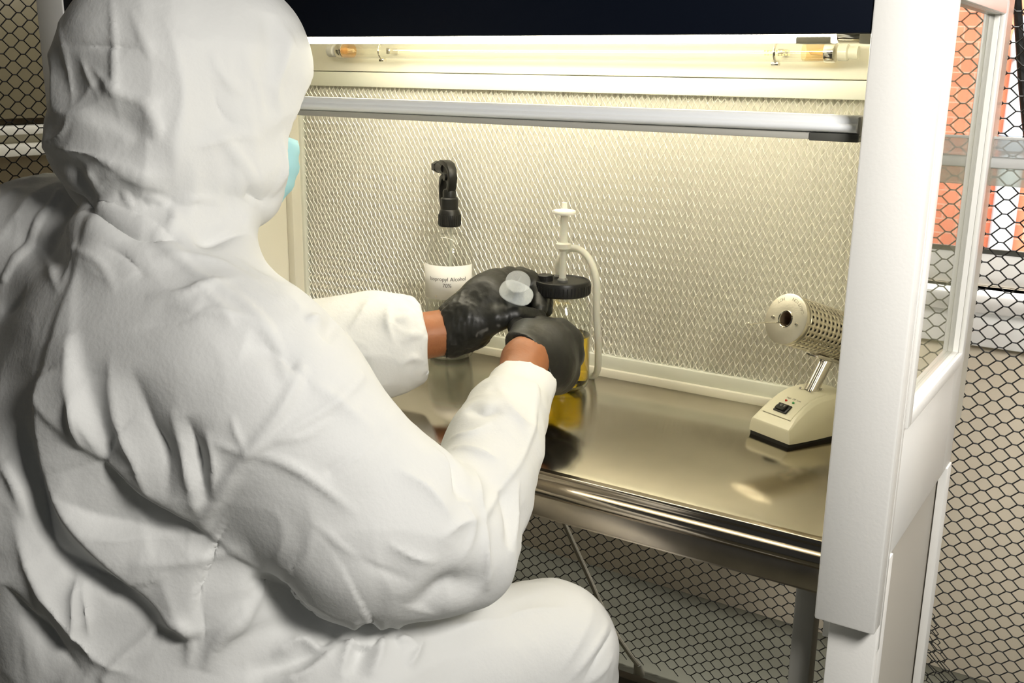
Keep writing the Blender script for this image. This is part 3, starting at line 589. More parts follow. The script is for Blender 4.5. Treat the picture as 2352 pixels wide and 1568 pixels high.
# ================================================================== PERSON
# Solid forms are blended as distance fields and skinned with surface nets, so each garment is one continuous surface.
class Field:
    def __init__(s, lo, hi, h):
        s.lo = np.array(lo, float); s.h = h; s.n = np.ceil((np.array(hi) - s.lo) / h).astype(int) + 1
        s.d = np.full(s.n, .12, np.float32)
    def sub(s, lo, hi):
        i0 = np.clip(np.floor((np.array(lo) - s.lo) / s.h).astype(int), 0, s.n); i1 = np.clip(np.ceil((np.array(hi) - s.lo) / s.h).astype(int) + 1, 0, s.n)
        sl = tuple(slice(a, b) for a, b in zip(i0, i1))
        if any(b <= a for a, b in zip(i0, i1)): return None, None
        g = np.meshgrid(*[(s.lo[k] + s.h * np.arange(i0[k], i1[k])).astype(np.float32) for k in range(3)], indexing='ij')
        return sl, np.stack(g, -1)
    def cone(s, a, b, k=.03, op='add'):
        """round cone between two (x,y,z,r) nodes"""
        a = np.array(a, np.float32); b = np.array(b, np.float32); m = .11 + k
        lo = np.minimum(a[:3] - a[3], b[:3] - b[3]) - m; hi = np.maximum(a[:3] + a[3], b[:3] + b[3]) + m
        sl, p = s.sub(lo, hi)
        if sl is None: return
        ab = b[:3] - a[:3]; L2 = float(ab @ ab) + 1e-9
        t = np.clip(((p - a[:3]) @ ab) / L2, 0, 1)
        q = np.linalg.norm(p - a[:3] - t[..., None] * ab, axis=-1) - (a[3] + t * (b[3] - a[3]))
        s.mix(sl, q, k, op)
    def ell(s, c, axes, rad, k=.03, op='add'):
        c = np.array(c, np.float32); m = max(rad) + .11 + k; sl, p = s.sub(c - m, c + m)
        A = np.array([np.array(v, float) / np.linalg.norm(v) for v in axes], np.float32)
        q = (p - c) @ A.T; r = np.array(rad, np.float32); k0 = np.linalg.norm(q / r, axis=-1); k1 = np.linalg.norm(q / (r * r), axis=-1)
        s.mix(sl, k0 * (k0 - 1) / np.maximum(k1, 1e-6), k, op)
    def mix(s, sl, q, k, op):
        d = s.d[sl]
        if op == 'add':
            h = np.maximum(k - np.abs(d - q), 0) / k; s.d[sl] = np.minimum(d, q) - h * h * k * .25
        elif op == 'cut':
            q = -q; h = np.maximum(k - np.abs(d - q), 0) / k; s.d[sl] = np.maximum(d, q) + h * h * k * .25
    def chain(s, nodes, k=.03):
        for a, b in zip(nodes, nodes[1:]): s.cone(a, b, k)
    def cut_plane(s, o, nrm, rad):
        """remove what lies beyond a plane, within a radius of its origin"""
        o = np.array(o, np.float32); nrm = np.array(nrm, np.float32); nrm /= np.linalg.norm(nrm)
        sl, p = s.sub(o - rad, o + rad); q = (p - o) @ nrm; r = np.linalg.norm(p - o, axis=-1)
        s.d[sl] = np.where(r < rad, np.maximum(s.d[sl], q), s.d[sl])
    def nets(s):
        d = s.d; ins = d < 0; nx, ny, nz = d.shape
        corner = [(i, j, k) for i in (0, 1) for j in (0, 1) for k in (0, 1)]
        cnt = sum(ins[i:nx - 1 + i, j:ny - 1 + j, k:nz - 1 + k].astype(np.int8) for i, j, k in corner)
        act = np.argwhere((cnt > 0) & (cnt < 8)); idx = np.full((nx - 1, ny - 1, nz - 1), -1, np.int64); idx[tuple(act.T)] = np.arange(len(act))
        acc = np.zeros((len(act), 3)); num = np.zeros(len(act))
        for a in range(8):
            for b in range(a + 1, 8):
                ca, cb = np.array(corner[a]), np.array(corner[b])
                if np.abs(ca - cb).sum() != 1: continue
                da = d[tuple((act + ca).T)]; db = d[tuple((act + cb).T)]; m = (da < 0) != (db < 0)
                t = np.where(m, da / np.where(m, da - db, 1), 0)[:, None]
                acc += np.where(m[:, None], ca + t * (cb - ca), 0); num += m
        V = s.lo + s.h * (act + acc / num[:, None]); F = []
        for ax_ in range(3):
            o1, o2 = [(1, 2), (2, 0), (0, 1)][ax_]
            sh = [slice(1, d.shape[q] - 1) for q in range(3)]; sh[ax_] = slice(0, d.shape[ax_] - 1); sh2 = list(sh); sh2[ax_] = slice(1, d.shape[ax_])
            A = ins[tuple(sh)]; B = ins[tuple(sh2)]; off = np.array([1, 1, 1]); off[ax_] = 0
            for flip, mask in ((False, A & ~B), (True, ~A & B)):
                e = np.argwhere(mask) + off
                if len(e) == 0: continue
                q = []
                for u, v in ((0, 0), (-1, 0), (-1, -1), (0, -1)):
                    c = e.copy(); c[:, o1] += u; c[:, o2] += v; q.append(idx[tuple(c.T)])
                q = np.stack(q, 1); F.append(q[:, ::-1] if flip else q)
        return V, np.concatenate(F)
def smooth_verts(V, F, it, lam=.5, mu=-.52):
    E_ = np.concatenate([F[:, [0, 1]], F[:, [1, 2]], F[:, [2, 3]], F[:, [3, 0]]]); n = len(V)
    deg = np.bincount(E_[:, 0], minlength=n) + np.bincount(E_[:, 1], minlength=n)
    for i in range(it):
        for f_ in (lam, mu):
            acc = np.zeros_like(V)
            for k in range(3): acc[:, k] = np.bincount(E_[:, 0], V[E_[:, 1], k], n) + np.bincount(E_[:, 1], V[E_[:, 0], k], n)
            V = V + f_ * (acc / np.maximum(deg, 1)[:, None] - V)
    return V
def subdivide(V, F):
    """one Catmull-Clark-like split of an all-quad mesh (linear; the smoothing pass rounds it)"""
    E_ = np.sort(np.concatenate([F[:, [0, 1]], F[:, [1, 2]], F[:, [2, 3]], F[:, [3, 0]]]), 1)
    U, inv = np.unique(E_, axis=0, return_inverse=True); inv = inv.reshape(-1); nf = len(F); nv = len(V); ne = len(U)
    V2 = np.concatenate([V, V[U].mean(1), V[F].mean(1)]); e = [nv + inv[k * nf:(k + 1) * nf] for k in range(4)]; c = nv + ne + np.arange(nf)
    return V2, np.concatenate([np.stack([F[:, 0], e[0], c, e[3]], 1), np.stack([e[0], F[:, 1], e[1], c], 1), np.stack([c, e[1], F[:, 2], e[2]], 1), np.stack([e[3], c, e[2], F[:, 3]], 1)])
def normals(V, F):
    fn = np.cross(V[F[:, 2]] - V[F[:, 0]], V[F[:, 3]] - V[F[:, 1]]); N = np.zeros_like(V)
    for k in range(4):
        for a in range(3): N[:, a] += np.bincount(F[:, k], fn[:, a], len(V))
    return N / np.maximum(np.linalg.norm(N, axis=1), 1e-12)[:, None]
def mesh_obj(name, V, F, m, parent):
    me = bpy.data.meshes.new(name); me.from_pydata(V.tolist(), [], F.tolist()); me.materials.append(m)
    me.polygons.foreach_set('use_smooth', [True] * len(me.polygons)); o = bpy.data.objects.new(name, me); COL.objects.link(o)
    o.parent = parent; o.matrix_parent_inverse = Matrix.Translation(-parent.location); return o
def vnoise(P_, scale, seed):
    """value noise in numpy"""
    q = P_ * scale; i = np.floor(q).astype(np.int64); f_ = q - i; f_ = f_ * f_ * (3 - 2 * f_); out = 0
    for a in (0, 1):
        for b in (0, 1):
            for c in (0, 1):
                h = ((i[:, 0] + a) * 374761393 + (i[:, 1] + b) * 668265263 + (i[:, 2] + c) * 2147483647 + seed * 144665) & 0x7fffffff
                h = (h ^ (h >> 13)) * 1274126177 & 0x7fffffff; h = (h ^ (h >> 16)) & 0xffff
                wgt = (f_[:, 0] if a else 1 - f_[:, 0]) * (f_[:, 1] if b else 1 - f_[:, 1]) * (f_[:, 2] if c else 1 - f_[:, 2]); out = out + wgt * (h / 32767.5 - 1)
    return out

person = empty('person', (.25, -.75, 0), 'person in white hooded coverall and black gloves seated at the hood', 'person')

# ---- forms of the coverall
HOOD = [
    ((0.1293, -0.6851, 1.2880, 0.1015), (0.1521, -0.6337, 1.2886, 0.0938)),
    ((0.1382, -0.7139, 1.2162, 0.0914), (0.1546, -0.6534, 1.2197, 0.0853)),
    ((0.1293, -0.6851, 1.2880, 0.1015), (0.1382, -0.7139, 1.2162, 0.0914)),
    ((0.1521, -0.6337, 1.2886, 0.0938), (0.1546, -0.6534, 1.2197, 0.0853)),
    ((0.1576, -0.6536, 1.2129, 0.0853), (0.1841, -0.6545, 1.1757, 0.0519)),
    ((0.1360, -0.7171, 1.2104, 0.0859), (0.1682, -0.7181, 1.1808, 0.0625)),
]
NECK = [((0.1565, -0.7143, 1.1775, 0.0548), (0.1602, -0.7561, 1.1142, 0.0651)), ((0.1754, -0.6663, 1.1751, 0.0446), (0.1995, -0.7191, 1.1133, 0.0543))]
TORSO = [
    ((-0.1025, -0.7251, 1.0416, 0.0970), (0.0087, -0.7179, 1.0739, 0.0798)), ((0.0087, -0.7179, 1.0739, 0.0798), (0.1747, -0.7381, 1.0635, 0.0576)), ((0.1747, -0.7381, 1.0635, 0.0576), (0.2575, -0.7511, 1.0100, 0.0669)),
    ((-0.0663, -0.7417, 0.9533, 0.1154), (0.1285, -0.7428, 0.9850, 0.1004)), ((0.1285, -0.7428, 0.9850, 0.1004), (0.2318, -0.7447, 0.9645, 0.0851)),
    ((-0.0886, -0.7696, 0.8299, 0.1321), (0.0940, -0.7686, 0.8540, 0.1216)), ((0.0940, -0.7686, 0.8540, 0.1216), (0.2189, -0.7470, 0.8653, 0.0875)),
    ((0.1285, -0.7428, 0.9850, 0.1004), (0.0940, -0.7686, 0.8540, 0.1216)), ((-0.0663, -0.7417, 0.9533, 0.1154), (-0.0886, -0.7696, 0.8299, 0.1321)),
    ((-0.0693, -0.7874, 0.7329, 0.1310), (0.1173, -0.7843, 0.7553, 0.1216)), ((0.1173, -0.7843, 0.7553, 0.1216), (0.2451, -0.7473, 0.7709, 0.0892)),
    ((0.0940, -0.7686, 0.8540, 0.1216), (0.1173, -0.7843, 0.7553, 0.1216)), ((0.2451, -0.7473, 0.7709, 0.0892), (0.2860, -0.7138, 0.7161, 0.0789)),
    ((0.0077, -0.8310, 0.5926, 0.1228), (0.2389, -0.7831, 0.6284, 0.1113)), ((0.1173, -0.7843, 0.7553, 0.1216), (0.1572, -0.7983, 0.6286, 0.1143)),
]
RARM = [(0.2575, -0.7511, 1.0100, 0.0669), (0.3144, -0.7368, 0.9591, 0.0736), (0.3719, -0.7129, 0.8987, 0.0792), (0.4239, -0.6742, 0.8379, 0.0843), (0.4602, -0.6249, 0.8036, 0.0600), (0.4384, -0.5442, 0.8322, 0.0549), (0.4112, -0.4798, 0.8587, 0.0516), (0.3840, -0.4059, 0.8764, 0.0436), (0.3603, -0.3423, 0.8932, 0.0354), (0.3409, -0.3030, 0.9014, 0.0364)]
RARM_X = [((0.3311, -0.7474, 0.9101, 0.0654), (0.4064, -0.7119, 0.8310, 0.0696)), ((0.4064, -0.7119, 0.8310, 0.0696), (0.4541, -0.6663, 0.8014, 0.0502)), ((0.4528, -0.6644, 0.8101, 0.0538), (0.4854, -0.6181, 0.7741, 0.0194))]
LARM = [(-0.0748, -0.7424, 1.0476, 0.0921), (-0.1133, -0.5550, 0.9405, 0.0893), (-0.0661, -0.4211, 0.8807, 0.0829), (0.0227, -0.3505, 0.8870, 0.0680), (0.0744, -0.3032, 0.8941, 0.0607), (0.1011, -0.2800, 0.8945, 0.0518), (0.1215, -0.2589, 0.9012, 0.0403), (0.1369, -0.2417, 0.9053, 0.0391)]
RLEG = [(0.2303, -0.7991, 0.6340, 0.1104), (0.3759, -0.7045, 0.6410, 0.0892), (0.4473, -0.5771, 0.6287, 0.0788), (0.4982, -0.4917, 0.6224, 0.0725), (0.4980, -0.4563, 0.5194, 0.0660), (0.4804, -0.4104, 0.3480, 0.0636), (.50,-.44,.10,.052)]
LLEG = [(0.0163, -0.8255, 0.5927, 0.1177), (.10, -.62, .60, .088), (.06, -.46, .60, .076), (.055, -.44, .50, .066), (.05, -.46, .30, .058), (.05, -.47, .10, .050)]
FEET = [((.50, -.45, .06, .052), (.53, -.30, .045, .042)), ((.05, -.48, .06, .050), (.05, -.33, .045, .042))]
def coverall_field(h):
    F_ = Field((-.36, -1.16, 0.0), (.74, -.08, 1.48), h)
    for a, b in TORSO: F_.cone(a, b, .07)
    F_.chain(RLEG, .05); F_.chain(LLEG, .05)
    for a, b in FEET: F_.cone(a, b, .03)
    for a, b in NECK: F_.cone(a, b, .03)
    hd_ = Field((-.36, -1.16, 0.0), (.74, -.08, 1.48), h)
    for a, b in HOOD: hd_.cone(a, b, .025)
    F_.mix(tuple(slice(None) for _ in range(3)), hd_.d, .006, 'add')
    F_.chain(LARM, .045); F_.cone((0.1862, -0.7557, 0.9830, 0.0868), (0.2669, -0.7476, 0.9623, 0.0764), .09); F_.chain(RARM[:3], .08)
    arm = Field((-.36, -1.16, 0.0), (.74, -.08, 1.48), h); arm.chain(RARM, .03)
    for a, b in RARM_X: arm.cone(a, b, .03)
    F_.mix(tuple(slice(None) for _ in range(3)), arm.d, .012, 'add')
    # sleeve ends: cut square and hollowed so the cuffs are open
    for c, dirn, rad in ((np.array(RCUFF[:3]), RDIR, .085), (np.array(LCUFF[:3]), LDIR, .09)):
        F_.cut_plane(c, dirn, rad)
    for c, dirn, r0 in ((RCUFF, RDIR, .021), (LCUFF, LDIR, .030)):
        c3 = np.array(c[:3]); F_.cone((*(c3 - dirn * .045), r0 * .8), (*(c3 + dirn * .03), r0), .004, 'cut')
    # face opening of the hood
    F_.ell(FACE_C + FACE_D * .055, (FACE_D, FACE_S, FACE_U), (.060, .062, .082), .012, 'cut')
    return F_
RCUFF = (0.3573, -0.3376, 0.8945, 0.0286); LCUFF = (0.1264, -0.2526, 0.9033, 0.0325)
RDIR = np.array((0.3337, -0.2786, 0.9161, 0.0006)[:3]) - np.array((0.3773, -0.3835, 0.8835, 0.0006)[:3]); RDIR /= np.linalg.norm(RDIR)
LDIR = np.array((0.1552, -0.2170, 0.9077, 0.0007)[:3]) - np.array((0.0974, -0.2804, 0.9008, 0.0006)[:3]); LDIR /= np.linalg.norm(LDIR)
HEAD_C = np.array((0.1486, -0.6670, 1.2476, 0.0005)[:3])
FACE_D = np.array((.42, .85, -.30)); FACE_D /= np.linalg.norm(FACE_D)
FACE_S = np.cross(FACE_D, (0, 0, 1)); FACE_S /= np.linalg.norm(FACE_S); FACE_U = np.cross(FACE_S, FACE_D)
FACE_C = HEAD_C + FACE_D * .055 + FACE_U * -.012

def displace(V, F, creases):
    """push cloth out or in along hand-placed fold lines: (kind, amplitude, width, [points])"""
    N = normals(V, F)
    tree = BVHTree.FromPolygons([tuple(v) for v in V], [tuple(int(x) for x in f_) for f_ in F[::1]], all_triangles=False) if creases else None
    D_ = np.zeros(len(V))
    for kind, amp, wid, pts in creases:
        P_ = []
        for p in catmull(pts, 5) if len(pts) > 2 else [Vector(pts[0]) * (1 - t / 8) + Vector(pts[1]) * t / 8 for t in range(9)]:
            loc, nr, fi, ds = tree.find_nearest(p)
            if loc is not None: P_.append((loc, nr))
        if len(P_) < 2: continue
        Q_ = np.array([tuple(l) for l, _ in P_]); lo = Q_.min(0) - wid * 4; hi = Q_.max(0) + wid * 4
        sel = np.where(np.all((V > lo) & (V < hi), axis=1))[0]
        if len(sel) == 0: continue
        S_ = V[sel]; best = np.full(len(sel), 1e9); sg = np.zeros(len(sel)); tt = np.zeros(len(sel)); n = len(Q_) - 1; ok = np.zeros(len(sel))
        for i in range(n):
            a, b = Q_[i], Q_[i + 1]; ab = b - a; t = np.clip(((S_ - a) @ ab) / (ab @ ab + 1e-12), 0, 1); r = S_ - a - t[:, None] * ab; ds = np.linalg.norm(r, axis=1)
            nr = np.array(tuple(P_[i][1])); side = np.cross(ab / (np.linalg.norm(ab) + 1e-9), nr); m = ds < best
            best = np.where(m, ds, best); sg = np.where(m, r @ side, sg); tt = np.where(m, (i + t) / n, tt); ok = np.where(m, N[sel] @ nr, ok)
        tap = np.sin(np.pi * np.clip(tt, .02, .98)) ** (1.3 if kind in ('ridge', 'cut') else .7)
        x = best / wid; s_ = sg / wid
        if kind == 'ridge': pf_ = np.exp(-x * 1.6)
        elif kind == 'round': pf_ = np.exp(-x * x)
        elif kind == 'seam': pf_ = np.exp(-(x * x)) ; tap = np.ones_like(tap)
        elif kind == 'step': # one side raised, dropping sharply to the other
            pf_ = np.where(s_ > 0, np.clip(1 - s_ / 2.6, 0, 1) ** 1.4, np.exp(-(s_ / .2) ** 2)) * (x < 3.2)
        elif kind == 'valley': pf_ = -np.exp(-x * x)
        elif kind == 'cut': pf_ = -np.exp(-x * 1.4)
        D_[sel] += amp * pf_ * tap * (ok > .15)
    return V + N * D_[:, None]
CREASES = [
["ridge", 0.004, 0.006, [[0.149, -0.7614, 1.3613], [0.1689, -0.7767, 1.3281], [0.1765, -0.7853, 1.2878], [0.1869, -0.7964, 1.2355]]],
["ridge", 0.003, 0.006, [[0.0568, -0.7328, 1.3517], [0.1058, -0.787, 1.3118], [0.1204, -0.7996, 1.2705], [0.134, -0.8082, 1.2483]]],
["cut", 0.0045, 0.0035, [[0.1124, -0.789, 1.3085], [0.1526, -0.7878, 1.3094], [0.1749, -0.7802, 1.3083], [0.2009, -0.7635, 1.3044]]],
["ridge", 0.008, 0.022, [[0.1969, -0.7464, 1.3451], [0.2149, -0.7463, 1.3088], [0.2229, -0.7474, 1.2641], [0.2244, -0.7608, 1.2191], [0.2202, -0.7613, 1.1726]]],
["ridge", 0.006, 0.007, [[0.1478, -0.7933, 1.2914], [0.1679, -0.7927, 1.2763], [0.1823, -0.7899, 1.2657], [0.2041, -0.7754, 1.2575], [0.2146, -0.7636, 1.2559]]],
["ridge", 0.006, 0.007, [[0.1989, -0.7795, 1.2599], [0.2092, -0.7738, 1.247], [0.2147, -0.7725, 1.2316], [0.2127, -0.7769, 1.2214]]],
["valley", 0.008, 0.018, [[0.1454, -0.8014, 1.267], [0.1703, -0.8022, 1.2473], [0.197, -0.7893, 1.2356], [0.2066, -0.7837, 1.2153]]],
["ridge", 0.007, 0.009, [[0.0597, -0.7764, 1.2121], [0.1511, -0.8114, 1.2098], [0.1913, -0.7937, 1.1951], [0.2202, -0.7613, 1.1726]]],
["valley", 0.006, 0.012, [[0.0616, -0.778, 1.2038], [0.1252, -0.8095, 1.1914], [0.1408, -0.8027, 1.1748], [0.1593, -0.8059, 1.1551]]],
["ridge", 0.005, 0.006, [[0.1325, -0.8088, 1.2462], [0.1151, -0.8109, 1.2248], [0.0607, -0.7773, 1.2079]]],
["ridge", 0.005, 0.006, [[0.1473, -0.8017, 1.158], [0.1567, -0.8029, 1.1802], [0.1471, -0.8098, 1.1969]]],
["ridge", 0.004, 0.006, [[0.2031, -0.781, 1.1583], [0.2065, -0.7753, 1.1665], [0.2168, -0.7662, 1.1566]]],
["ridge", 0.004, 0.006, [[0.1842, -0.7925, 1.177], [0.1871, -0.7908, 1.1643], [0.2008, -0.7929, 1.1487]]],
["ridge", 0.006, 0.014, [[0.2325, -0.731, 1.237], [0.2389, -0.7094, 1.213], [0.2398, -0.6858, 1.1853], [0.2257, -0.6504, 1.1423]]],
["ridge", 0.005, 0.01, [[0.2293, -0.717, 1.3095], [0.2355, -0.7069, 1.2807], [0.2421, -0.6856, 1.2638]]],
["ridge", 0.005, 0.01, [[0.2425, -0.6157, 1.3271], [0.2492, -0.6288, 1.3116], [0.2501, -0.6477, 1.2723], [0.2483, -0.6443, 1.2458]]],
["valley", 0.006, 0.014, [[0.2339, -0.6424, 1.3457], [0.2475, -0.6486, 1.3155], [0.2478, -0.6635, 1.2766]]],
["ridge", 0.006, 0.01, [[0.2392, -0.7051, 1.1976], [0.235, -0.6907, 1.163], [0.2293, -0.6556, 1.1464]]],
["valley", 0.007, 0.012, [[0.2354, -0.6948, 1.1679], [0.2351, -0.6679, 1.1587], [0.2353, -0.6363, 1.1627]]],
["ridge", 0.005, 0.008, [[0.2464, -0.6408, 1.227], [0.2423, -0.6352, 1.1909], [0.2319, -0.6591, 1.1507]]],
["ridge", 0.004, 0.008, [[0.2261, -0.7584, 1.2149], [0.2348, -0.7333, 1.2183], [0.24, -0.698, 1.2254], [0.2453, -0.6677, 1.2199]]],
["valley", 0.008, 0.015, [[0.2405, -0.7671, 1.1301], [0.2445, -0.731, 1.1435], [0.2384, -0.6901, 1.1488]]],
["ridge", 0.005, 0.01, [[0.2185, -0.762, 1.1597], [0.2283, -0.7429, 1.1651], [0.2373, -0.7121, 1.1563]]],
["ridge", 0.004, 0.006, [[0.2173, -0.7636, 1.1598], [0.2253, -0.7691, 1.1439], [0.2264, -0.7815, 1.1326]]],
["cut", 0.015, 0.009, [[0.0682, -0.7793, 1.1842], [0.1301, -0.7968, 1.157], [0.1999, -0.8063, 1.1332], [0.224, -0.7904, 1.1267], [0.2399, -0.7721, 1.1272]]],
["cut", 0.012, 0.01, [[0.2455, -0.7664, 1.1258], [0.2544, -0.7411, 1.1282], [0.2402, -0.6813, 1.1239]]],
["seam", 0.003, 0.0045, [[0.0356, -0.761, 1.1568], [0.0403, -0.7802, 1.1427], [0.0397, -0.7935, 1.1293], [0.0385, -0.8081, 1.1088], [0.0345, -0.8147, 1.0977], [0.0257, -0.8272, 1.073]]],
["seam", 0.0028, 0.006, [[0.2246, -0.7882, 1.1282], [0.2651, -0.785, 1.1032], [0.2885, -0.7852, 1.0933], [0.3159, -0.7787, 1.0822], [0.3468, -0.7767, 1.0617], [0.3697, -0.7784, 1.0404], [0.3836, -0.7853, 1.0192]]],
["seam", 0.0034, 0.006, [[0.3899, -0.772, 1.0192], [0.3895, -0.8015, 0.9869], [0.3723, -0.8246, 0.9524], [0.3502, -0.8327, 0.9203], [0.3141, -0.8277, 0.8722]]],
["seam", 0.0024, 0.005, [[0.3723, -0.8246, 0.9524], [0.397, -0.7989, 0.9709], [0.4128, -0.7573, 0.9877], [0.4045, -0.7038, 1.0009]]],
["ridge", 0.006, 0.007, [[0.3723, -0.8246, 0.9524], [0.3932, -0.8077, 0.9453], [0.4173, -0.7886, 0.9253], [0.4526, -0.7639, 0.886]]],
["valley", 0.003, 0.006, [[0.4227, -0.7825, 0.9288], [0.4362, -0.7615, 0.9379], [0.4423, -0.7046, 0.9525]]],
["ridge", 0.006, 0.01, [[0.2455, -0.827, 1.0803], [0.2793, -0.8092, 1.0836], [0.2923, -0.7887, 1.0901], [0.3021, -0.7539, 1.0941]]],
["ridge", 0.005, 0.014, [[0.2699, -0.8222, 1.0764], [0.3072, -0.8087, 1.0706], [0.3362, -0.7881, 1.0645], [0.3675, -0.776, 1.0437]]],
["ridge", 0.005, 0.012, [[0.2304, -0.8021, 1.1103], [0.2494, -0.7813, 1.1136], [0.2802, -0.7551, 1.1047], [0.3178, -0.7468, 1.0863]]],
["valley", 0.006, 0.014, [[0.3484, -0.8009, 1.0461], [0.3672, -0.7871, 1.0377], [0.3872, -0.7748, 1.0215]]],
["valley", 0.006, 0.01, [[0.0342, -0.8437, 1.0397], [0.0593, -0.8436, 1.0523], [0.0831, -0.8429, 1.0667]]],
["valley", 0.01, 0.02, [[0.0011, -0.8033, 1.1233], [0.0435, -0.8073, 1.1092], [0.0937, -0.8169, 1.102], [0.1492, -0.8305, 1.1056]]],
["ridge", 0.006, 0.012, [[0.0435, -0.8073, 1.1092], [0.1126, -0.8307, 1.0928], [0.1512, -0.8496, 1.0743]]],
["step", 0.026, 0.05, [[0.3125, -0.8345, 0.766], [0.2948, -0.8485, 0.7693], [0.2625, -0.8661, 0.8002], [0.2285, -0.8819, 0.8318], [0.197, -0.8916, 0.8683], [0.1795, -0.892, 0.9049], [0.1703, -0.885, 0.9632], [0.1685, -0.8746, 1.017]]],
["step", 0.016, 0.04, [[0.1828, -0.8628, 1.0467], [0.2029, -0.8724, 1.0007], [0.2194, -0.8702, 0.9686], [0.2317, -0.8647, 0.9319]]],
["cut", 0.02, 0.01, [[0.2299, -0.8655, 0.9344], [0.2464, -0.8578, 0.9156], [0.269, -0.8474, 0.896], [0.2941, -0.8384, 0.8845], [0.3122, -0.8264, 0.8666]]],
["step", 0.02, 0.03, [[0.3135, -0.8273, 0.8705], [0.2963, -0.8397, 0.89], [0.2711, -0.8486, 0.9018], [0.2483, -0.8586, 0.923], [0.2331, -0.8645, 0.9347]]],
["ridge", 0.013, 0.02, [[0.2329, -0.8578, 1.0363], [0.2517, -0.8638, 0.9732], [0.271, -0.8577, 0.9387], [0.2798, -0.8467, 0.9005]]],
["cut", 0.014, 0.022, [[0.2576, -0.856, 1.0273], [0.285, -0.8589, 0.9677], [0.2974, -0.8543, 0.939], [0.2957, -0.8444, 0.9026]]],
["ridge", 0.011, 0.014, [[0.3046, -0.8531, 0.9931], [0.3169, -0.8504, 0.9421], [0.3207, -0.843, 0.9168], [0.3172, -0.8312, 0.8832]]],
["cut", 0.012, 0.016, [[0.32, -0.8494, 0.9867], [0.3295, -0.8462, 0.9414], [0.3275, -0.8339, 0.8978]]],
["ridge", 0.007, 0.01, [[0.3383, -0.8437, 0.9741], [0.3435, -0.8406, 0.9427], [0.3353, -0.8335, 0.904]]],
["cut", 0.014, 0.03, [[0.1842, -0.8919, 0.8925], [0.2175, -0.8746, 0.8727], [0.2519, -0.8519, 0.8639], [0.2992, -0.8292, 0.8566]]],
["ridge", 0.01, 0.03, [[0.2013, -0.8934, 0.8565], [0.231, -0.8723, 0.8493], [0.2603, -0.8494, 0.8528], [0.2946, -0.831, 0.8515]]],
["ridge", 0.008, 0.018, [[0.2486, -0.8679, 0.827], [0.2827, -0.844, 0.8277], [0.309, -0.8234, 0.8349], [0.3554, -0.8042, 0.8513]]],
["cut", 0.022, 0.03, [[0.1787, -0.9121, 0.8441], [0.1998, -0.9048, 0.8286], [0.2286, -0.8889, 0.8117], [0.2631, -0.8674, 0.7917], [0.2881, -0.8536, 0.7673]]],
["ridge", 0.009, 0.008, [[0.2062, -0.9031, 0.8205], [0.2106, -0.9087, 0.7827], [0.2118, -0.9115, 0.7468]]],
["ridge", 0.007, 0.006, [[0.2123, -0.9011, 0.8123], [0.2196, -0.9023, 0.7825], [0.2234, -0.9034, 0.7513]]],
["seam", 0.004, 0.006, [[0.2782, -0.8597, 0.7717], [0.2664, -0.8736, 0.7533], [0.2555, -0.8865, 0.7395], [0.2421, -0.9036, 0.7151]]],
["ridge", 0.008, 0.01, [[0.2744, -0.8633, 0.7675], [0.2947, -0.8482, 0.7716], [0.303, -0.8465, 0.7498], [0.3065, -0.857, 0.723]]],
["ridge", 0.014, 0.018, [[0.3195, -0.847, 0.7199], [0.3212, -0.8299, 0.7476], [0.3349, -0.8068, 0.7744], [0.3492, -0.784, 0.8018]]],
["cut", 0.018, 0.03, [[0.3348, -0.8042, 0.811], [0.3523, -0.7759, 0.7896], [0.3685, -0.7449, 0.7562]]],
["cut", 0.02, 0.035, [[0.1391, -0.8915, 0.9589], [0.1568, -0.9025, 0.9032], [0.1798, -0.9101, 0.8481], [0.2137, -0.9034, 0.7998]]],
["ridge", 0.014, 0.016, [[0.1388, -0.92, 0.8687], [0.1654, -0.9237, 0.8267], [0.1936, -0.9196, 0.7823], [0.2303, -0.9028, 0.7344], [0.2764, -0.8848, 0.7174]]],
["cut", 0.02, 0.03, [[0.139, -0.9365, 0.806], [0.1646, -0.9341, 0.7706], [0.192, -0.9231, 0.7412], [0.2256, -0.9112, 0.7133]]],
["ridge", 0.01, 0.012, [[0.1181, -0.9105, 0.9152], [0.1375, -0.9113, 0.8971], [0.1542, -0.9169, 0.8623]]],
["ridge", 0.008, 0.01, [[0.2127, -0.8691, 1.0102], [0.2131, -0.8719, 0.9722], [0.2151, -0.8716, 0.9419]]],
["ridge", 0.01, 0.009, [[0.4431, -0.7616, 0.7817], [0.4135, -0.7406, 0.7293], [0.4219, -0.7671, 0.7067]]],
["valley", 0.01, 0.012, [[0.4487, -0.7504, 0.7745], [0.4236, -0.7358, 0.7254], [0.4318, -0.7591, 0.706]]],
["ridge", 0.01, 0.01, [[0.4577, -0.7415, 0.7732], [0.4324, -0.7177, 0.7243], [0.4437, -0.7468, 0.7037]]],
["ridge", 0.009, 0.01, [[0.4595, -0.7271, 0.7646], [0.442, -0.6923, 0.7199], [0.4539, -0.6857, 0.7105]]],
["ridge", 0.009, 0.008, [[0.4469, -0.6617, 0.7158], [0.4563, -0.6889, 0.7079], [0.4597, -0.7078, 0.7012]]],
["ridge", 0.012, 0.01, [[0.3591, -0.7985, 0.7254], [0.3739, -0.7705, 0.7359], [0.3962, -0.7602, 0.7284], [0.401, -0.7292, 0.7394]]],
["valley", 0.012, 0.012, [[0.3455, -0.8208, 0.7177], [0.3753, -0.7913, 0.7176], [0.3956, -0.7562, 0.7311], [0.3982, -0.7259, 0.7419]]],
["ridge", 0.012, 0.01, [[0.3611, -0.8134, 0.7058], [0.3916, -0.7841, 0.7123], [0.4062, -0.742, 0.7325]]],
["cut", 0.005, 0.005, [[0.5652, -0.4596, 0.6633], [0.5748, -0.5063, 0.6558], [0.57, -0.5368, 0.6326]]],
